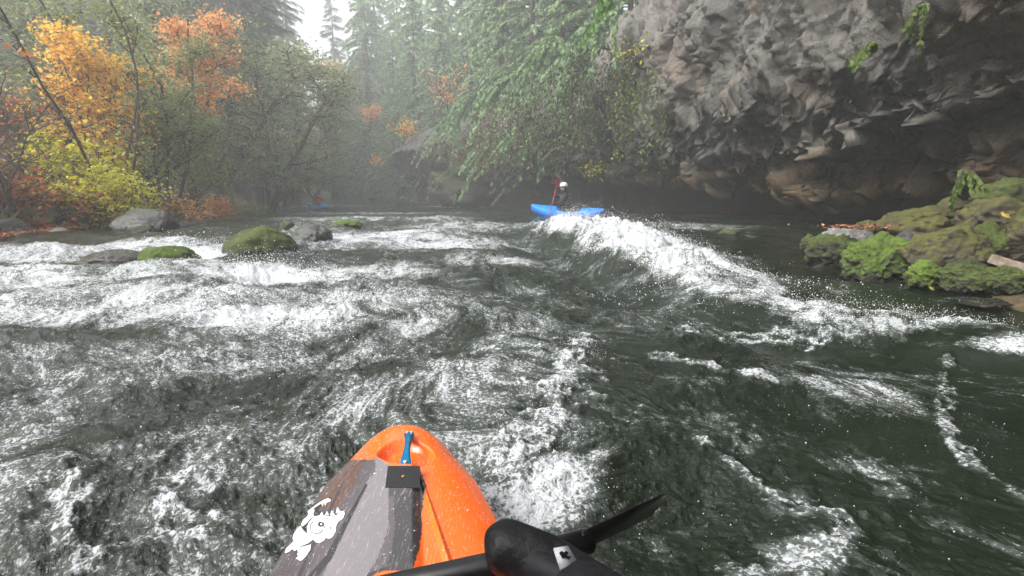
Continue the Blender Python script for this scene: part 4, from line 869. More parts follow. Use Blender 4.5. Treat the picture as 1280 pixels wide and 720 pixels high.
def kayak_deck(s, t):
    """t -1..1 across"""
    hw = khw(s); z = ktop(s) - .060 * np.abs(t) ** 2.6 * np.clip(hw / .15, .3, 1)
    x = t * hw
    # raised centre panel and long flutes
    pan = sstep(-.60, -.50, x / np.maximum(hw, .05) + .10) * (1 - sstep(.13, .24, x / np.maximum(hw, .05))) * sstep(.17, .27, s); z = z + .014 * pan
    z = z - .012 * np.exp(-((x / np.maximum(hw, .05) + .66) / .035) ** 2) * sstep(.20, .35, s)
    rx = .045 + .19 * (s - .30); z = z + .008 * np.clip(1 - np.abs(x - rx) / (.004 + .02 * np.clip(s - .28, 0, .5)), 0, 1) * sstep(.26, .33, s)
    cs, cx0 = .205, .010
    q = ((x - cx0) / .073) ** 2 + ((s - cs) / .078) ** 2; z = z - .030 * (1 - sstep(.35, 1.15, q))
    return np.stack([kcx(s) + x, KT - s + 0 * x, z], -1)
def zoomp(pts): return [(320 + a / 5.143, 580 + b_ / 5.143) for a, b_ in pts]
FISH = zoomp([(352, 362), (372, 338), (420, 328), (470, 336), (515, 332), (545, 305), (562, 300), (570, 318), (558, 350), (528, 372), (514, 400), (512, 432), (492, 468), (468, 482), (446, 472), (440, 488), (412, 506), (384, 502), (366, 484), (330, 512), (280, 530), (236, 537), (190, 545), (212, 525), (240, 500), (236, 470), (250, 430), (285, 397), (300, 425), (330, 452), (328, 405), (338, 378)])
TAIL = zoomp([(190, 550), (240, 541), (300, 532), (352, 517), (350, 545), (334, 575), (312, 602), (288, 622), (256, 606), (276, 590), (262, 578), (274, 568), (262, 545), (250, 560), (232, 545), (215, 562), (184, 574)])
UPJ = zoomp([(330, 305), (352, 288), (400, 252), (440, 228), (462, 220), (480, 228), (478, 240), (462, 246), (425, 250), (395, 268), (360, 292), (338, 318)])
CHK = zoomp([(290, 388), (302, 360), (330, 335), (342, 312), (364, 290), (376, 296), (366, 320), (372, 336), (350, 350), (332, 372), (312, 392), (296, 402)])
TEETH = [zoomp(t_) for t_ in ([(412, 326), (422, 308), (434, 328)], [(444, 328), (456, 300), (470, 330)], [(478, 330), (486, 296), (506, 330)], [(514, 318), (522, 276), (542, 306)], [(420, 252), (428, 272), (434, 250)], [(440, 250), (446, 268), (452, 248)], [(334, 326), (352, 310), (350, 332)])]
LINES = [zoomp(l_) for l_ in ([(232, 478), (246, 502), (290, 502), (312, 490)], [(350, 390), (352, 440), (400, 448), (440, 420)], [(372, 352), (360, 380), (362, 400)], [(440, 455), (450, 430), (440, 400)], [(470, 470), (490, 440), (480, 410)], [(500, 400), (478, 408), (470, 440)], [(404, 340), (470, 352), (530, 346)], [(300, 600), (325, 560), (335, 530)], [(278, 602), (302, 570), (318, 535)], [(366, 482), (380, 470)])]
def pathd(px, py, pts):
    b_ = np.full(px.shape, 1e9)
    for (x1, y1), (x2, y2) in zip(pts[:-1], pts[1:]):
        L = (x2 - x1) ** 2 + (y2 - y1) ** 2; t = np.clip(((px - x1) * (x2 - x1) + (py - y1) * (y2 - y1)) / L, 0, 1); b_ = np.minimum(b_, np.hypot(px - x1 - t * (x2 - x1), py - y1 - t * (y2 - y1)))
    return b_
m, nt, b, out = new_mat('water_beads'); b.inputs['Base Color'].default_value = (.9, .9, .9, 1); b.inputs['Roughness'].default_value = .03; b.inputs['Transmission Weight'].default_value = 1; b.inputs['IOR'].default_value = 1.33; nt.links.new(N(nt, 'ShaderNodeMixShader', {0: .2, 1: N(nt, 'ShaderNodeBsdfTransparent').outputs[0], 2: N(nt, 'ShaderNodeBsdfGlossy', {'Roughness': .05, 'Color': (1, 1, 1, 1)}).outputs[0]}).outputs[0], out.inputs[0]); M['beads'] = m
def own_kayak():
    root = empty('kayak', (-.1, .3, 0)); off = np.array([-.1, .3, 0])
    s = np.concatenate([np.linspace(0, 1, 60) ** 2 * .02, np.linspace(.0212, .80, 560), np.linspace(.81, 1.02, 12)]); t = np.linspace(-1, 1, 520); Sg, Tg = np.meshgrid(s, t, indexing='ij')
    V = kayak_deck(Sg, Tg); px, py = proj(V); nz_ = n2(V[..., 0] * 25, V[..., 1] * 25, 5) * 1.3 + n2(V[..., 0] * 120, V[..., 1] * 120, 6) * 1.3
    px2 = px + nz_; py2 = py + nz_ * .6; c = np.zeros(px.shape + (4,)); c[..., 3] = 1; c[..., :3] = ORANGE
    gz = [(300, 760), (330, 690), (396, 585), (415, 577), (450, 575), (476, 574), (487, 584), (524, 584), (532, 606), (528, 640), (526, 680), (516, 712), (470, 712), (462, 730), (440, 760)]
    c[inpoly(px2, py2, gz), :3] = GREY
    c[inpoly(px2, py2, [(300, 740), (340, 690), (396, 580), (455, 574), (440, 610), (405, 668), (370, 740)]), :3] = GREY * .9
    c[inpoly(px2, py2, [(388, 600), (400, 578), (456, 574), (446, 600), (425, 634), (402, 634)]), :3] = BROWN
    c[inpoly(px2, py2, [(470, 571), (486, 580), (486, 620), (486, 660), (470, 700), (462, 716), (440, 760), (395, 740), (430, 660), (458, 605), (468, 590)]), :3] = SHEEN_GREY  # sky sheen on the flat centre panel, put into the paint as lighter grey
    c[inpoly(px2, py2, [(492, 584), (524, 584), (532, 606), (528, 640), (526, 680), (516, 712), (484, 712), (494, 660)]), :3] = DARK * 1.1
    c[inpoly(px, py, [(487, 592), (529, 594), (527, 622), (486, 620)]), :3] = DARK * 1.2
    c[pathd(px, py, [(458, 606), (432, 655), (412, 695), (390, 722)]) < np.interp(py, [600, 720], [1.2, 5]), :3] = DARK * .7
    c[pathd(px, py, [(440, 745), (462, 718), (480, 711), (515, 712), (600, 716)]) < 2.2, :3] = DARK
    al_ = FISH + TAIL
    ol = np.minimum.reduce([pathd(px, py, p_ + [p_[0]]) for p_ in (FISH, TAIL, UPJ, CHK)]); c[ol < 1.1, :3] = DARK * .5
    c[inpoly(px, py, zoomp([(292, 395), (360, 330), (412, 322), (370, 300), (400, 262), (430, 255), (400, 300), (470, 330), (345, 400), (328, 450)])), :3] = DARK * .5
    for p_ in (FISH, TAIL, UPJ, CHK): c[inpoly(px, py, p_), :3] = WHITE
    for p_ in TEETH: c[inpoly(px, py, p_), :3] = WHITE
    for l_ in LINES: c[pathd(px, py, l_) < .42, :3] = DARK * .5
    ex, ey = zoomp([(418, 388)])[0]; e = np.hypot((px - ex) / 4.2, (py - ey) / 3.2); c[e < 1, :3] = DARK * .4; c[np.hypot(px - ex - .3, py - ey + .2) < 1.3, :3] = WHITE
    ex, ey = zoomp([(392, 408)])[0]; e = np.hypot((px - ex) / 8.6, (py - ey) / 8.0); c[np.abs(e - 1) < .055, :3] = DARK * .5
    ns, n_t = Sg.shape; o = mesh_np('deck', V.reshape(-1, 3) - off, grid_faces(ns, n_t)[:, ::-1], M['kayak'], root, True, cattrs={'paint': c.reshape(-1, 4)})
    wd = Acc(); nd = 600; sd_ = rng.uniform(.03, .62, nd); td_ = rng.uniform(-.93, .93, nd); pd_ = kayak_deck(sd_, td_); hv, hf = ICO[4]; q_ = ico(2)
    X_, Y_, Z_ = frames(rng.normal(size=(nd, 3)) * [1, 1, .01], None, .02); wd.scatter(q_[0] * [1, 1.3, .45], q_[1], pd_, X_, Y_, Z_, .0011 * rng.lognormal(0, .5, nd)); wo = wd.build('water_beads', M['beads'], root, True); wo.data.transform(__import__('mathutils').Matrix.Translation(tuple(-off))); wo['kind'] = 'stuff'
    # hull below the seam line
    s = np.concatenate([np.linspace(0, 1, 40) ** 2 * .1, np.linspace(.11, 2.9, 80)]); q = np.linspace(0, 1, 22); Vh = []
    for sv in s:
        hw = khw(sv); zt = kayak_deck(np.array(sv), np.array(1.))[2]; bot = .16 - .26 * sstep(0, .75, sv) + .2 * sstep(2.1, 2.9, sv)
        for sd in (-1, 1):
            for qq in (q if sd < 0 else q[::-1]):
                ang = qq * math.pi / 2; Vh.append([kcx(sv) + sd * (hw + .006 * math.sin(qq * 6) * (qq < .5)) * math.cos(ang) ** .55, KT - sv + .02 * math.sin(ang) * (sv < .2) * -1, zt + (bot - zt) * math.sin(ang) ** 1.1])
    Vh = np.array(Vh); n_r = 44; c = np.ones((len(Vh), 4)); c[:, :3] = ORANGE; g_ = (Vh[:, 1] < KT - .26) & (Vh[:, 0] < kcx(KT - Vh[:, 1])); c[g_, :3] = GREY
    mesh_np('hull', Vh - off, grid_faces(len(s), n_r), M['kayak'], root, True, cattrs={'paint': c})
    # rear deck and cockpit coaming, below and behind the camera
    s = np.linspace(1.9, 2.9, 20); Sg, Tg = np.meshgrid(s, np.linspace(-1, 1, 20), indexing='ij'); V = kayak_deck(Sg, Tg); c = np.ones((400, 4)); c[:, :3] = ORANGE; mesh_np('rear_deck', V.reshape(-1, 3) - off, grid_faces(20, 20)[:, ::-1], M['kayak'], root, True, cattrs={'paint': c})
    rb = plain('black_rubber', (.02, .02, .022), .5, 0, .2, 20, .1); rb.node_tree.nodes['Principled BSDF'].inputs['Specular IOR Level'].default_value = .2; M['rubber'] = rb
    an = np.linspace(0, 2 * np.pi, 48); acc = Acc(); acc.tube(np.stack([kcx(1.45) + np.cos(an) * .22, KT - 1.45 + np.sin(an) * .42, np.full(48, .34)], 1) - off, .014, 8, False); acc.build('cockpit_rim', rb, root, True)
    # spray deck: domed skirt over the cockpit
    a2, r2_ = np.meshgrid(np.linspace(0, 2 * np.pi, 40), np.linspace(0.02, 1, 10), indexing='ij'); Vs = np.stack([kcx(1.45) + np.cos(a2) * r2_ * .225, KT - 1.45 + np.sin(a2) * r2_ * .425, .35 + .05 * (1 - r2_ ** 2)], -1); mesh_np('spray_deck', Vs.reshape(-1, 3) - off, grid_faces(40, 10), rb, root, True)
    # blue grab handle bridging the recess
    A_, B_ = KT - .110, KT - .288
    def kx(y, d=0): return kcx(KT - y) + d
    bm = bmesh.new(); prof = [(0, .012, .007), (.06, .014, .009), (.14, .0135, .010), (.24, .009, .010), (.5, .0075, .010), (.72, .0095, .010), (.86, .0135, .010), (.96, .0135, .009), (1, .012, .007)]; rows = []
    for q_, w_, h_ in prof:
        y = A_ + (B_ - A_) * q_; z = .316 + .010 * math.sin(q_ * math.pi); x = kx(y, .018 - .006 * q_)
        rows.append([bm.verts.new((x + sx * w_ - off[0], y - off[1], z + sz * h_ / 1.6)) for sx, sz in ((-1, -.9), (-1, .5), (-.55, 1), (.55, 1), (1, .5), (1, -.9))])
    for i in range(len(rows) - 1):
        for j in range(6): bm.faces.new((rows[i][j], rows[i][(j + 1) % 6], rows[i + 1][(j + 1) % 6], rows[i + 1][j]))
    bm.faces.new(rows[0]); bm.faces.new(rows[-1][::-1]); bmesh.ops.recalc_face_normals(bm, faces=bm.faces); me = bpy.data.meshes.new('grab_handle'); bm.to_mesh(me); bm.free()
    M['blue_metal'] = plain('blue_anodised_metal', (.0, .20, .40), .28, .75, .12, 40, .05); me.materials.append(M['blue_metal']); hd = bpy.data.objects.new('grab_handle', me); COL.objects.link(hd); hd.parent = root
    M['steel'] = plain('steel', (.6, .6, .6), .25, .9, .1, 20)
    for yy, dx, n_ in ((B_ + .014, 0, 1), (A_ - .008, -.006, 1), (A_ - .008, .006, 1)):
        acc = Acc(); x = kx(yy, (.0125 if dx == 0 else .018) + dx); acc.tube(np.array([[x, yy, .310], [x, yy, .3275 if yy < KT - .15 else .3245], [x, yy, .3285 if yy < KT - .15 else .3255]]) - off, [.0055 if dx == 0 else .003] * 2 + [.003 if dx == 0 else .0015], 12); acc.build('bolt', M['steel'], hd, True)
    # mounting block under the handle
    bm = bmesh.new(); bmesh.ops.create_cube(bm, size=1); bmesh.ops.bevel(bm, geom=list(bm.edges), offset=.06, segments=3)
    for v in bm.verts: y = KT - .345 + v.co.y * .090; v.co = (kcx(KT - y) + .010 + v.co.x * .078 - off[0], y - off[1], .3265 + v.co.z * .006)
    me = bpy.data.meshes.new('mounting_plate'); bm.to_mesh(me); bm.free(); me.materials.append(rb); mp = bpy.data.objects.new('mounting_plate', me); COL.objects.link(mp); mp.parent = root
    acc = Acc(); x, yy = kcx(.345) + .010, KT - .345; acc.tube(np.array([[x, yy, .3285], [x, yy, .3315]]) - off, [.005, .003], 12); M['brass'] = plain('brass', (.5, .32, .12), .35, .9); acc.build('screw', M['brass'], mp, True)
    tag(root, 'orange and grey kayak bow in front of the camera with a white toothy fish emblem', 'kayak')
own_kayak()

# ------------------------------------------------------------------ paddle, mitt and arm of the person holding the camera
def blade_mesh(name, o_, d, nrm, L, w, mat, parent, thick=.009, curve=.03, base=(0, 0, 0)):
    d, nrm = unit(np.array(d, float)), np.array(nrm, float); nrm = unit(nrm - d * (nrm @ d)); s_ = np.cross(d, nrm)
    n = 22; V = []; k = 9
    for i in range(n):
        q = i / (n - 1); hw = w / 2 * (np.interp(q, [0, .12, .35, .7, .9, 1], [.14, .35, .86, 1, .88, .35])); c = o_ + d * L * q + nrm * curve * (q - q * q) * -2
        for side in (1, -1):
            for j in range(k):
                t = -1 + 2 * j / (k - 1); t = t * side; th = thick / 2 * math.sqrt(max(0, 1 - t * t * .96)) * (1 if abs(t) > .15 else 1.5); V.append(c + s_ * t * hw + nrm * (th * side + .012 * t * t * 1.0))
    V = np.array(V) - np.array(base); kk = 2 * k; Fq = []
    for i in range(n - 1):
        for j in range(kk): Fq.append([i * kk + j, i * kk + (j + 1) % kk, (i + 1) * kk + (j + 1) % kk, (i + 1) * kk + j])
    caps = [[i * kk + j for j in range(kk)][::(1 if i else -1)] for i in (0, n - 1)]
    o = mesh_np(name, V, [np.array(Fq), np.array(caps)], mat, parent, True); return o
M['carbon'] = plain('black_carbon', (.006, .006, .007), .3, 0, .3, 60, .05); M['carbon'].node_tree.nodes['Principled BSDF'].inputs['Specular IOR Level'].default_value = .3
M['neoprene'] = plain('black_neoprene', (.005, .005, .006), .5, 0, .3, 120, .25); M['neoprene'].node_tree.nodes['Principled BSDF'].inputs['Specular IOR Level'].default_value = .15
s0, s1 = D(400, 752, .66), D(640, 702, .60); s2 = D(735, 676, .66); s3 = D(812, 640, .86)
def own_paddle():
    root = empty('paddle', s1)
    acc = Acc(); far_ = s0 + (s0 - s1) * 2.6; acc.tube(np.array([far_, s0, s1, s1 + (s2 - s1) * .5, s2]) - s1, [.0155] * 5, 16); acc.build('shaft', M['carbon'], root, True)
    d = s3 - s2; vr = ray(780, 655); sn = unit(np.cross(unit(d), unit(vr))) * 1.0 + unit(vr) * .16; blade_mesh('blade', s2 - unit(d) * .02, d, sn, np.linalg.norm(d) + .03, .125, M['carbon'], root, .008, .004, s1)
    blade_mesh('blade', far_, s0 - s1, [0, 1, .1], -.0 + .44, .19, M['carbon'], root, .008, .02, s1)
    tag(root, 'black carbon paddle lying across the kayak at the bottom of the photo', 'paddle')
own_paddle()
def mitt():
    p = [D(622, 688, .60), D(640, 690, .60), D(668, 702, .60), D(702, 714, .58), D(735, 745, .52), D(770, 800, .46), D(650, 668, .62)]
    o = skin('mitt', [q - p[1] for q in p], [(0, 1), (1, 2), (2, 3), (3, 4), (4, 5)][0:5], [.018, .036, .036, .034, .040, .046, .03][:7], M['neoprene'], sub=3) if False else None
    rings = [(606, 690, .605, .004, .004), (608, 690, .605, .016, .018), (615, 688, .605, .029, .028), (632, 686, .605, .035, .032), (652, 690, .60, .034, .032), (672, 698, .59, .030, .031), (694, 708, .58, .026, .030), (716, 723, .56, .027, .032), (742, 748, .53, .033, .037), (775, 785, .49, .043, .045), (800, 830, .45, .05, .05)]
    c = np.array([D(a, b_, d_) for a, b_, d_, _, _ in rings]); t_ = np.gradient(c, axis=0); t_ = unit(t_); k = 28; V = []; ref = c[3]
    for i, (cc_, tt) in enumerate(zip(c, t_)):
        u = np.array([0, 0, 1.]) - tt * tt[2]; u = unit(u); w_ = np.cross(tt, u)
        for j in range(k):
            a = 2 * np.pi * j / k; wr = 1 + .06 * math.sin(3 * a + i * 1.7) + .05 * math.sin(5 * a - i * 2.3) + .05 * math.sin(2 * a + i * 2.9); V.append(cc_ + (u * math.cos(a) * rings[i][3] + w_ * math.sin(a) * rings[i][4]) * wr)
    V = np.array(V) - ref; n = len(rings)
    i = np.arange(n - 1)[:, None] * k; j = np.arange(k)[None]; Q = np.stack([i + j, i + (j + 1) % k, i + k + (j + 1) % k, i + k + j], -1).reshape(-1, 4)
    root = empty('paddle_mitt', ref); o = mesh_np('mitt_shell', V, [Q, np.array([list(range(k))[::-1]])], M['neoprene'], root, True); sb = o.modifiers.new('s', 'SUBSURF'); sb.levels = 2; sb.render_levels = 2
    # woven label with a dark mark
    lp = [(692, 685), (710, 682), (722, 702), (700, 710)]; dd = .545
    P4 = [D(a, b_, dd + k_) - ref for (a, b_), k_ in zip(lp, (0.0, .012, .0, -.008))]
    M['label'] = plain('grey_label', (.26, .27, .28), .6, 0, .3, 60); V = np.array(P4 + [q - np.array([0, .0015, .002]) for q in P4])
    lab = mesh_np('label_patch', V, np.array([[0, 1, 2, 3], [7, 6, 5, 4], [0, 4, 5, 1], [1, 5, 6, 2], [2, 6, 7, 3], [3, 7, 4, 0]]), M['label'], root)
    def uv(u, v): return (P4[0] * (1 - u) * (1 - v) + P4[1] * u * (1 - v) + P4[2] * u * v + P4[3] * (1 - u) * v) + np.array([0, -.0016, .0016])
    mk = np.array([uv(*q) for q in ((.22, .3), (.42, .22), (.5, .32), (.72, .28), (.78, .42), (.62, .52), (.8, .66), (.6, .76), (.44, .6), (.28, .62))]); mesh_np('mark', mk, [np.array([list(range(10))])], M['neoprene'], lab)
    tag(root, 'black neoprene paddle mitt with a small grey square label over the hand', 'mitt')
mitt()
def own_arm():
    root = empty('person', (.02, -.28, .35)); b0 = np.array([.02, -.28, .35]); h0 = D(636, 696, .602)
    el = np.array([.36, .06, .50]); sh = np.array([.20, -.27, .72]); wr_ = D(735, 735, .53); pal = D(668, 706, .585)
    pts = [(.0, -.28, .40), (.0, -.28, .58), (.0, -.27, .72), (.12, -.27, .74), tuple(sh), tuple((sh + el) / 2), tuple(el), tuple((el + wr_) / 2), tuple(wr_), tuple(pal), (-.12, -.27, .74), (-.20, -.27, .72), (-.36, -.15, .55), (-.46, .08, .50)]
    rad = [(.15, .11), (.16, .12), (.13, .09), .07, .062, .052, .04, .030, .020, (.022, .016), .07, .062, .05, .04]
    ed = [(0, 1), (1, 2), (2, 3), (3, 4), (4, 5), (5, 6), (6, 7), (7, 8), (8, 9), (2, 10), (10, 11), (11, 12), (12, 13)]
    ax = unit(s2 - s0); ups = unit(np.array([0, .3, 1.]))
    for f in range(4):   # fingers curled round the shaft
        b_ = h0 + ax * (.020 - .012 * f) * -1; n_ = len(pts); k0 = [b_ + ups * .012 + np.array([0, -.006, 0]), b_ + ups * .010 + np.array([0, .014, 0]), b_ + ups * -.010 + np.array([0, .016, 0]), b_ + ups * -.022]
        pts += [tuple(q) for q in k0]; rad += [.0095, .009, .0085, .0075]; ed += [(9, n_), (n_, n_ + 1), (n_ + 1, n_ + 2), (n_ + 2, n_ + 3)]
    M['jacket_black'] = plain('black_jacket', (.006, .006, .008), .6, 0, .2, 30, .2); M['jacket_black'].node_tree.nodes['Principled BSDF'].inputs['Specular IOR Level'].default_value = .15
    skin('body', [np.array(q) - b0 for q in pts], ed, rad, M['jacket_black'], root, 2)
    tag(root, 'person holding the camera, only the black sleeved forearm reaching into the mitt shows', 'person')
own_arm()

# ------------------------------------------------------------------ the two other kayakers
def river_kayak(name, L, mat, label, p, rz, roll=0, pitch=0):
    root = empty(name, p); root.rotation_euler = (pitch, roll, rz); ns, k = 40, 28; V = []
    for i in range(ns):
        q = i / (ns - 1); x = (q - .5) * L; e = 1 - abs(2 * q - 1) ** 2.6; hw = .32 * max(e, 0) ** .7 + .012; zt = .22 + .14 * abs(2 * q - 1) ** 2; zb = -.10 + .24 * abs(2 * q - 1) ** 3
        for j in range(k):
            a = 2 * math.pi * j / k; c, s_ = math.cos(a), math.sin(a); V.append([x, np.sign(c) * abs(c) ** .8 * hw, (zt + zb) / 2 + (zt - zb) / 2 * np.sign(s_) * abs(s_) ** .85 + (.05 * e if s_ > .5 else 0)])
    V = np.array(V); i = np.arange(ns - 1)[:, None] * k; j = np.arange(k)[None]; Q = np.stack([i + j, i + (j + 1) % k, i + k + (j + 1) % k, i + k + j], -1).reshape(-1, 4)
    mesh_np('hull', V, [Q[:, ::-1], np.array([list(range(k)), [(ns - 1) * k + q for q in range(k)][::-1]])], mat, root, True)
    an = np.linspace(0, 2 * np.pi, 40); acc = Acc(); acc.tube(np.stack([np.cos(an) * .42 - .05, np.sin(an) * .25, np.full(40, .30)], 1), .018, 8, False); acc.build('cockpit_rim', M['rubber'], root, True)
    a2, r2_ = np.meshgrid(np.linspace(0, 2 * np.pi, 36), np.linspace(0.02, 1, 8), indexing='ij'); mesh_np('spray_deck', np.stack([np.cos(a2) * r2_ * .42 - .05, np.sin(a2) * r2_ * .25, .305 + .06 * (1 - r2_ ** 2)], -1).reshape(-1, 3), grid_faces(36, 8), M['rubber'], root, True)
    for sx in (-1, 1):
        acc = Acc(); acc.tube(np.array([[sx * (L / 2 - .32), 0, .22], [sx * (L / 2 - .28), 0, .275], [sx * (L / 2 - .18), 0, .29], [sx * (L / 2 - .14), 0, .245]]), .01, 6); acc.build('grab_handle', M['rubber'], root, True)
    tag(root, label, 'kayak'); return root
def kayaker(name, p, rz, hand_r, hand_l, body, vest, helmet, label, lean=.0):
    """seated torso, arms reaching the paddle; x is forward in the figure's own frame"""
    root = empty(name, p); root.rotation_euler = (0, 0, rz); l = lean
    hr, hl = np.array(hand_r), np.array(hand_l)
    sr, sl = np.array([.04 + l, -.19, .66]), np.array([.04 + l, .19, .66])
    er = (sr + hr) / 2 + np.array([-.02, -.07, -.09]); el = (sl + hl) / 2 + np.array([-.02, .07, -.09])
    pts = [(-.05, 0, .22), (-.03 + l * .3, 0, .40), (l * .8, 0, .58), (.02 + l, 0, .70), (.03 + l, 0, .77), (.05 + l, 0, .86), (.05 + l, 0, .93), (.03 + l, -.11, .69), tuple(sr), tuple(er), tuple(hr - (hr - er) * .16), tuple(hr), (.03 + l, .11, .69), tuple(sl), tuple(el), tuple(hl - (hl - el) * .16), tuple(hl), (.25, -.10, .22), (.25, .10, .22)]
    rad = [(.17, .13), (.15, .11), (.165, .11), (.10, .085), .055, (.078, .088), (.07, .08), .075, .065, .047, .032, .036, .075, .065, .047, .032, .036, .09, .09]
    ed = [(0, 1), (1, 2), (2, 3), (3, 4), (4, 5), (5, 6), (3, 7), (7, 8), (8, 9), (9, 10), (10, 11), (3, 12), (12, 13), (13, 14), (14, 15), (15, 16), (0, 17), (0, 18)]
    bo = skin('body', pts, ed, rad, body, root, 2)
    hx, hz_ = .05 + l, .92; fc = Acc(); V, Fc = ICO[4]
    sk = M['skin']; fa = mesh_np('face', V * [.082, .070, .10] + [hx + .022, 0, hz_ - .025], Fc, sk, root, True)
    nose = Acc(); nose.tube(np.array([[hx + .095, 0, hz_ - .005], [hx + .118, 0, hz_ - .035], [hx + .098, 0, hz_ - .042]]), [.008, .014, .010], 8); nose.build('nose', sk, fa, True)
    for sy in (-1, 1): mesh_np('eye', V * [.010, .013, .009] + [hx + .094, sy * .03, hz_ - .008], Fc, M['rubber'], fa, True)
    mesh_np('mouth', V * [.008, .022, .006] + [hx + .094, 0, hz_ - .070], Fc, M['lips'], fa, True)
    top = V.copy(); top[:, 2] = np.where(top[:, 2] < -.12, -.12 + (top[:, 2] + .12) * .12, top[:, 2]); hm = mesh_np('helmet', top * [.138, .118, .125] + [hx + .005, 0, hz_ + .035], Fc, helmet, root, True)
    acc = Acc(); an = np.linspace(0, np.pi, 16); acc.tube(np.stack([np.full(16, hx + .02), np.cos(an) * .10, hz_ + .03 - np.sin(an) * .155], 1), .008, 6); acc.build('chin_strap', M['rubber'], hm, True)
    # buoyancy vest over the torso
    ring = []; zz = np.linspace(.36, .68, 9); kk = 26
    for z in zz:
        q = (z - .36) / .32; rx_, ry_ = .150 - .03 * q, .20 - .035 * abs(q - .3)
        for j in range(kk): a = 2 * math.pi * j / kk; ring.append([l * (.3 + .7 * q) + rx_ * math.cos(a) * (1.1 if math.cos(a) > 0 else 1), ry_ * math.sin(a), z + .03 * abs(math.sin(a)) * (q > .9)])
    i = np.arange(8)[:, None] * kk; j = np.arange(kk)[None]; Q = np.stack([i + j, i + (j + 1) % kk, i + kk + (j + 1) % kk, i + kk + j], -1).reshape(-1, 4)
    vo = mesh_np('buoyancy_vest', np.array(ring), Q, vest, root, True); so = vo.modifiers.new('t', 'SOLIDIFY'); so.thickness = .03; so.offset = 1
    root.scale = (1.1,) * 3; tag(root, label, 'person'); return root
def paddle(name, c, d, L, bmat, smat, label, nrm=(0, -1, .2)):
    d = unit(np.array(d, float)); root = empty(name, c); acc = Acc(); acc.tube(np.array([-d * (L / 2 - .38), d * 0, d * (L / 2 - .38)]), .016, 10); acc.build('shaft', smat, root, True)
    for s_ in (-1, 1): blade_mesh('blade', d * s_ * (L / 2 - .44), d * s_, nrm, .46, .19, bmat, root, .012, .02)
    tag(root, label, 'paddle'); return root
M['skin'] = plain('skin', (.5, .32, .24), .5, 0, .06, 20); M['lips'] = plain('lips', (.4, .16, .14), .5)
M['blue_hull'] = plain('blue_plastic', (.004, .20, .80), .5, 0, .10, 4, .05); M['blue_hull2'] = plain('light_blue_plastic', (.05, .45, 1.0), .5, 0, .1, 4)
M['white_helmet'] = plain('white_helmet_shell', (.75, .76, .75), .3, 0, .03, 20); M['dark_helmet'] = plain('black_helmet_shell', (.02, .02, .02), .3)
M['vest_dark'] = plain('dark_vest', (.03, .03, .035), .8, 0, .3, 20, .2); M['vest_red'] = plain('red_vest', (.7, .05, .03), .8, 0, .2, 20, .2); M['jacket_navy'] = plain('navy_jacket', (.015, .02, .04), .7, 0, .2, 20, .2)
M['red_blade'] = plain('red_paddle_blade', (.36, .04, .05), .5); M['white_blade'] = plain('white_paddle_blade', (.75, .75, .75), .4)
k2 = P(709, 267, 18.5); wz = hz(k2[0], k2[1]); z2 = k2[2] - .08
river_kayak('kayak', 2.62, M['blue_hull'], 'bright blue kayak side on behind the breaking wave', (k2[0], k2[1], z2), R(168), pitch=R(-20), roll=R(-3))
kayaker('person', (k2[0] - .05, k2[1], z2), R(205), (.30, -.36, .72), (.42, -.10, .38), M['jacket_black'], M['vest_dark'], M['white_helmet'], 'kayaker in a white helmet and black jacket in the nearer blue boat', .04)
a_, b_ = P(694, 229, 18.3), P(686, 262, 18.2)
paddle('paddle', (a_ + b_) / 2 - [0, 0, .32], a_ - b_, 1.98, M['red_blade'], M['red_blade'], 'dark red paddle held nearly upright beside the white helmet', (.5, -.9, .1))
k1 = P(397, 261.5, 38.5); z1 = max(k1[2] - .10, hz(k1[0], k1[1]) + .02) + .05
river_kayak('kayak', 2.5, M['blue_hull2'], 'small pale blue kayak far down the river in the mist', (k1[0], k1[1], z1), R(-38), pitch=0)
kayaker('person', (k1[0] + .1, k1[1], z1), R(-60), (.36, -.28, .40), (.33, .30, .58), M['jacket_navy'], M['vest_red'], M['dark_helmet'], 'distant kayaker in a red vest and dark helmet', .05)
a_, b_ = P(391, 243.5, 38.2), P(403, 262, 37.9)
paddle('paddle', (a_ + b_) / 2, a_ - b_, 1.95, M['white_blade'], M['rubber'], 'white bladed paddle slanting up in front of the red vested kayaker', (.3, -1, .1))

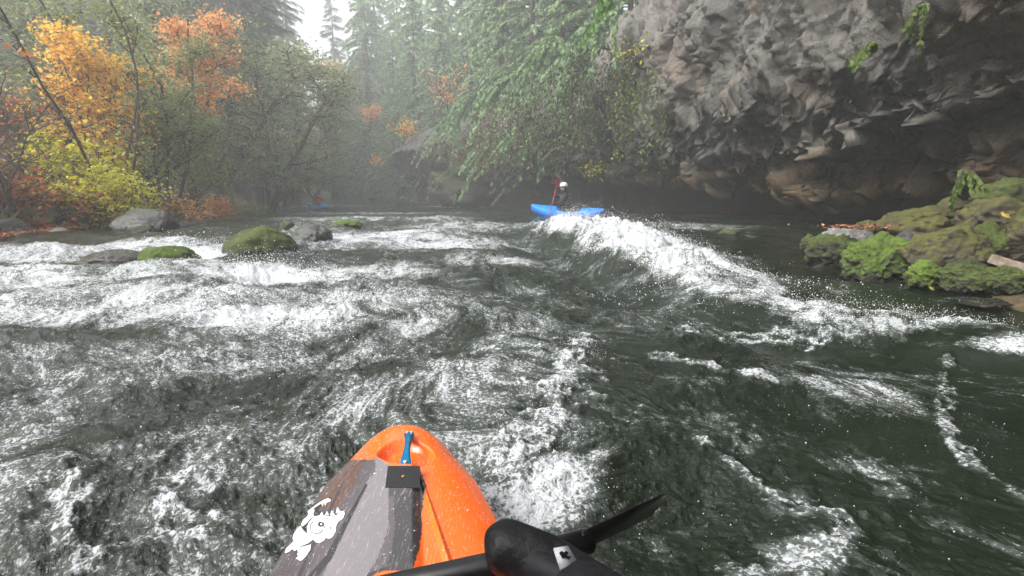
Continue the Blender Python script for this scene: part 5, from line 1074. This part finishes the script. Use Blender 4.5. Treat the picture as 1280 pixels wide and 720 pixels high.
# ------------------------------------------------------------------ air
m = bpy.data.materials.new('river_mist'); m.use_nodes = True; nt = m.node_tree; nt.nodes.clear(); out = N(nt, 'ShaderNodeOutputMaterial')
pv = N(nt, 'ShaderNodeVolumePrincipled', {'Color': (.90, .925, .93, 1), 'Density': .0056, 'Anisotropy': .2}); nt.links.new(pv.outputs[0], out.inputs['Volume'])
bm = bmesh.new(); bmesh.ops.create_cube(bm, size=1)
for v in bm.verts: v.co = (v.co.x * 310, 42.5 + v.co.y * 209, 22 + v.co.z * 54)
me = bpy.data.meshes.new('haze'); bm.to_mesh(me); bm.free(); me.materials.append(m); o = bpy.data.objects.new('haze', me); COL.objects.link(o); tag(o, 'pale river mist that fades the far trees', 'haze', kind='stuff')

# ------------------------------------------------------------------ light
w = bpy.data.worlds.new('World'); S.world = w; w.use_nodes = True; nt = w.node_tree; bg = nt.nodes['Background']
EL, ROT = R(44), R(-115)
sky = N(nt, 'ShaderNodeTexSky', sky_type='NISHITA', sun_disc=False, sun_elevation=EL, sun_rotation=ROT, air_density=1.0, dust_density=6.0, ozone_density=.6)
hs = N(nt, 'ShaderNodeHueSaturation', {'Saturation': .22, 'Color': sky.outputs[0]}); nt.links.new(hs.outputs[0], bg.inputs[0]); bg.inputs[1].default_value = .15
ld = bpy.data.lights.new('sun', 'SUN'); ld.energy = 1.1; ld.angle = R(25); ld.color = (1, .97, .93); lo = bpy.data.objects.new('sun', ld); COL.objects.link(lo)
sd = np.array([math.sin(ROT) * math.cos(EL), math.cos(ROT) * math.cos(EL), math.sin(EL)]); lo.rotation_euler = Vector(sd).to_track_quat('Z', 'Y').to_euler()
S.view_settings.view_transform = 'Standard'; S.view_settings.look = 'None'; S.view_settings.exposure = 1.55; S.view_settings.gamma = 1; S.view_settings.use_curve_mapping = False
cy = S.cycles; cy.use_denoising = True; cy.max_bounces = 6; cy.diffuse_bounces = 3; cy.glossy_bounces = 3; cy.transmission_bounces = 2; cy.volume_bounces = 1; cy.transparent_max_bounces = 4
cy.use_adaptive_sampling = True; cy.adaptive_threshold = .02; cy.sample_clamp_indirect = 6; cy.caustics_reflective = False; cy.caustics_refractive = False
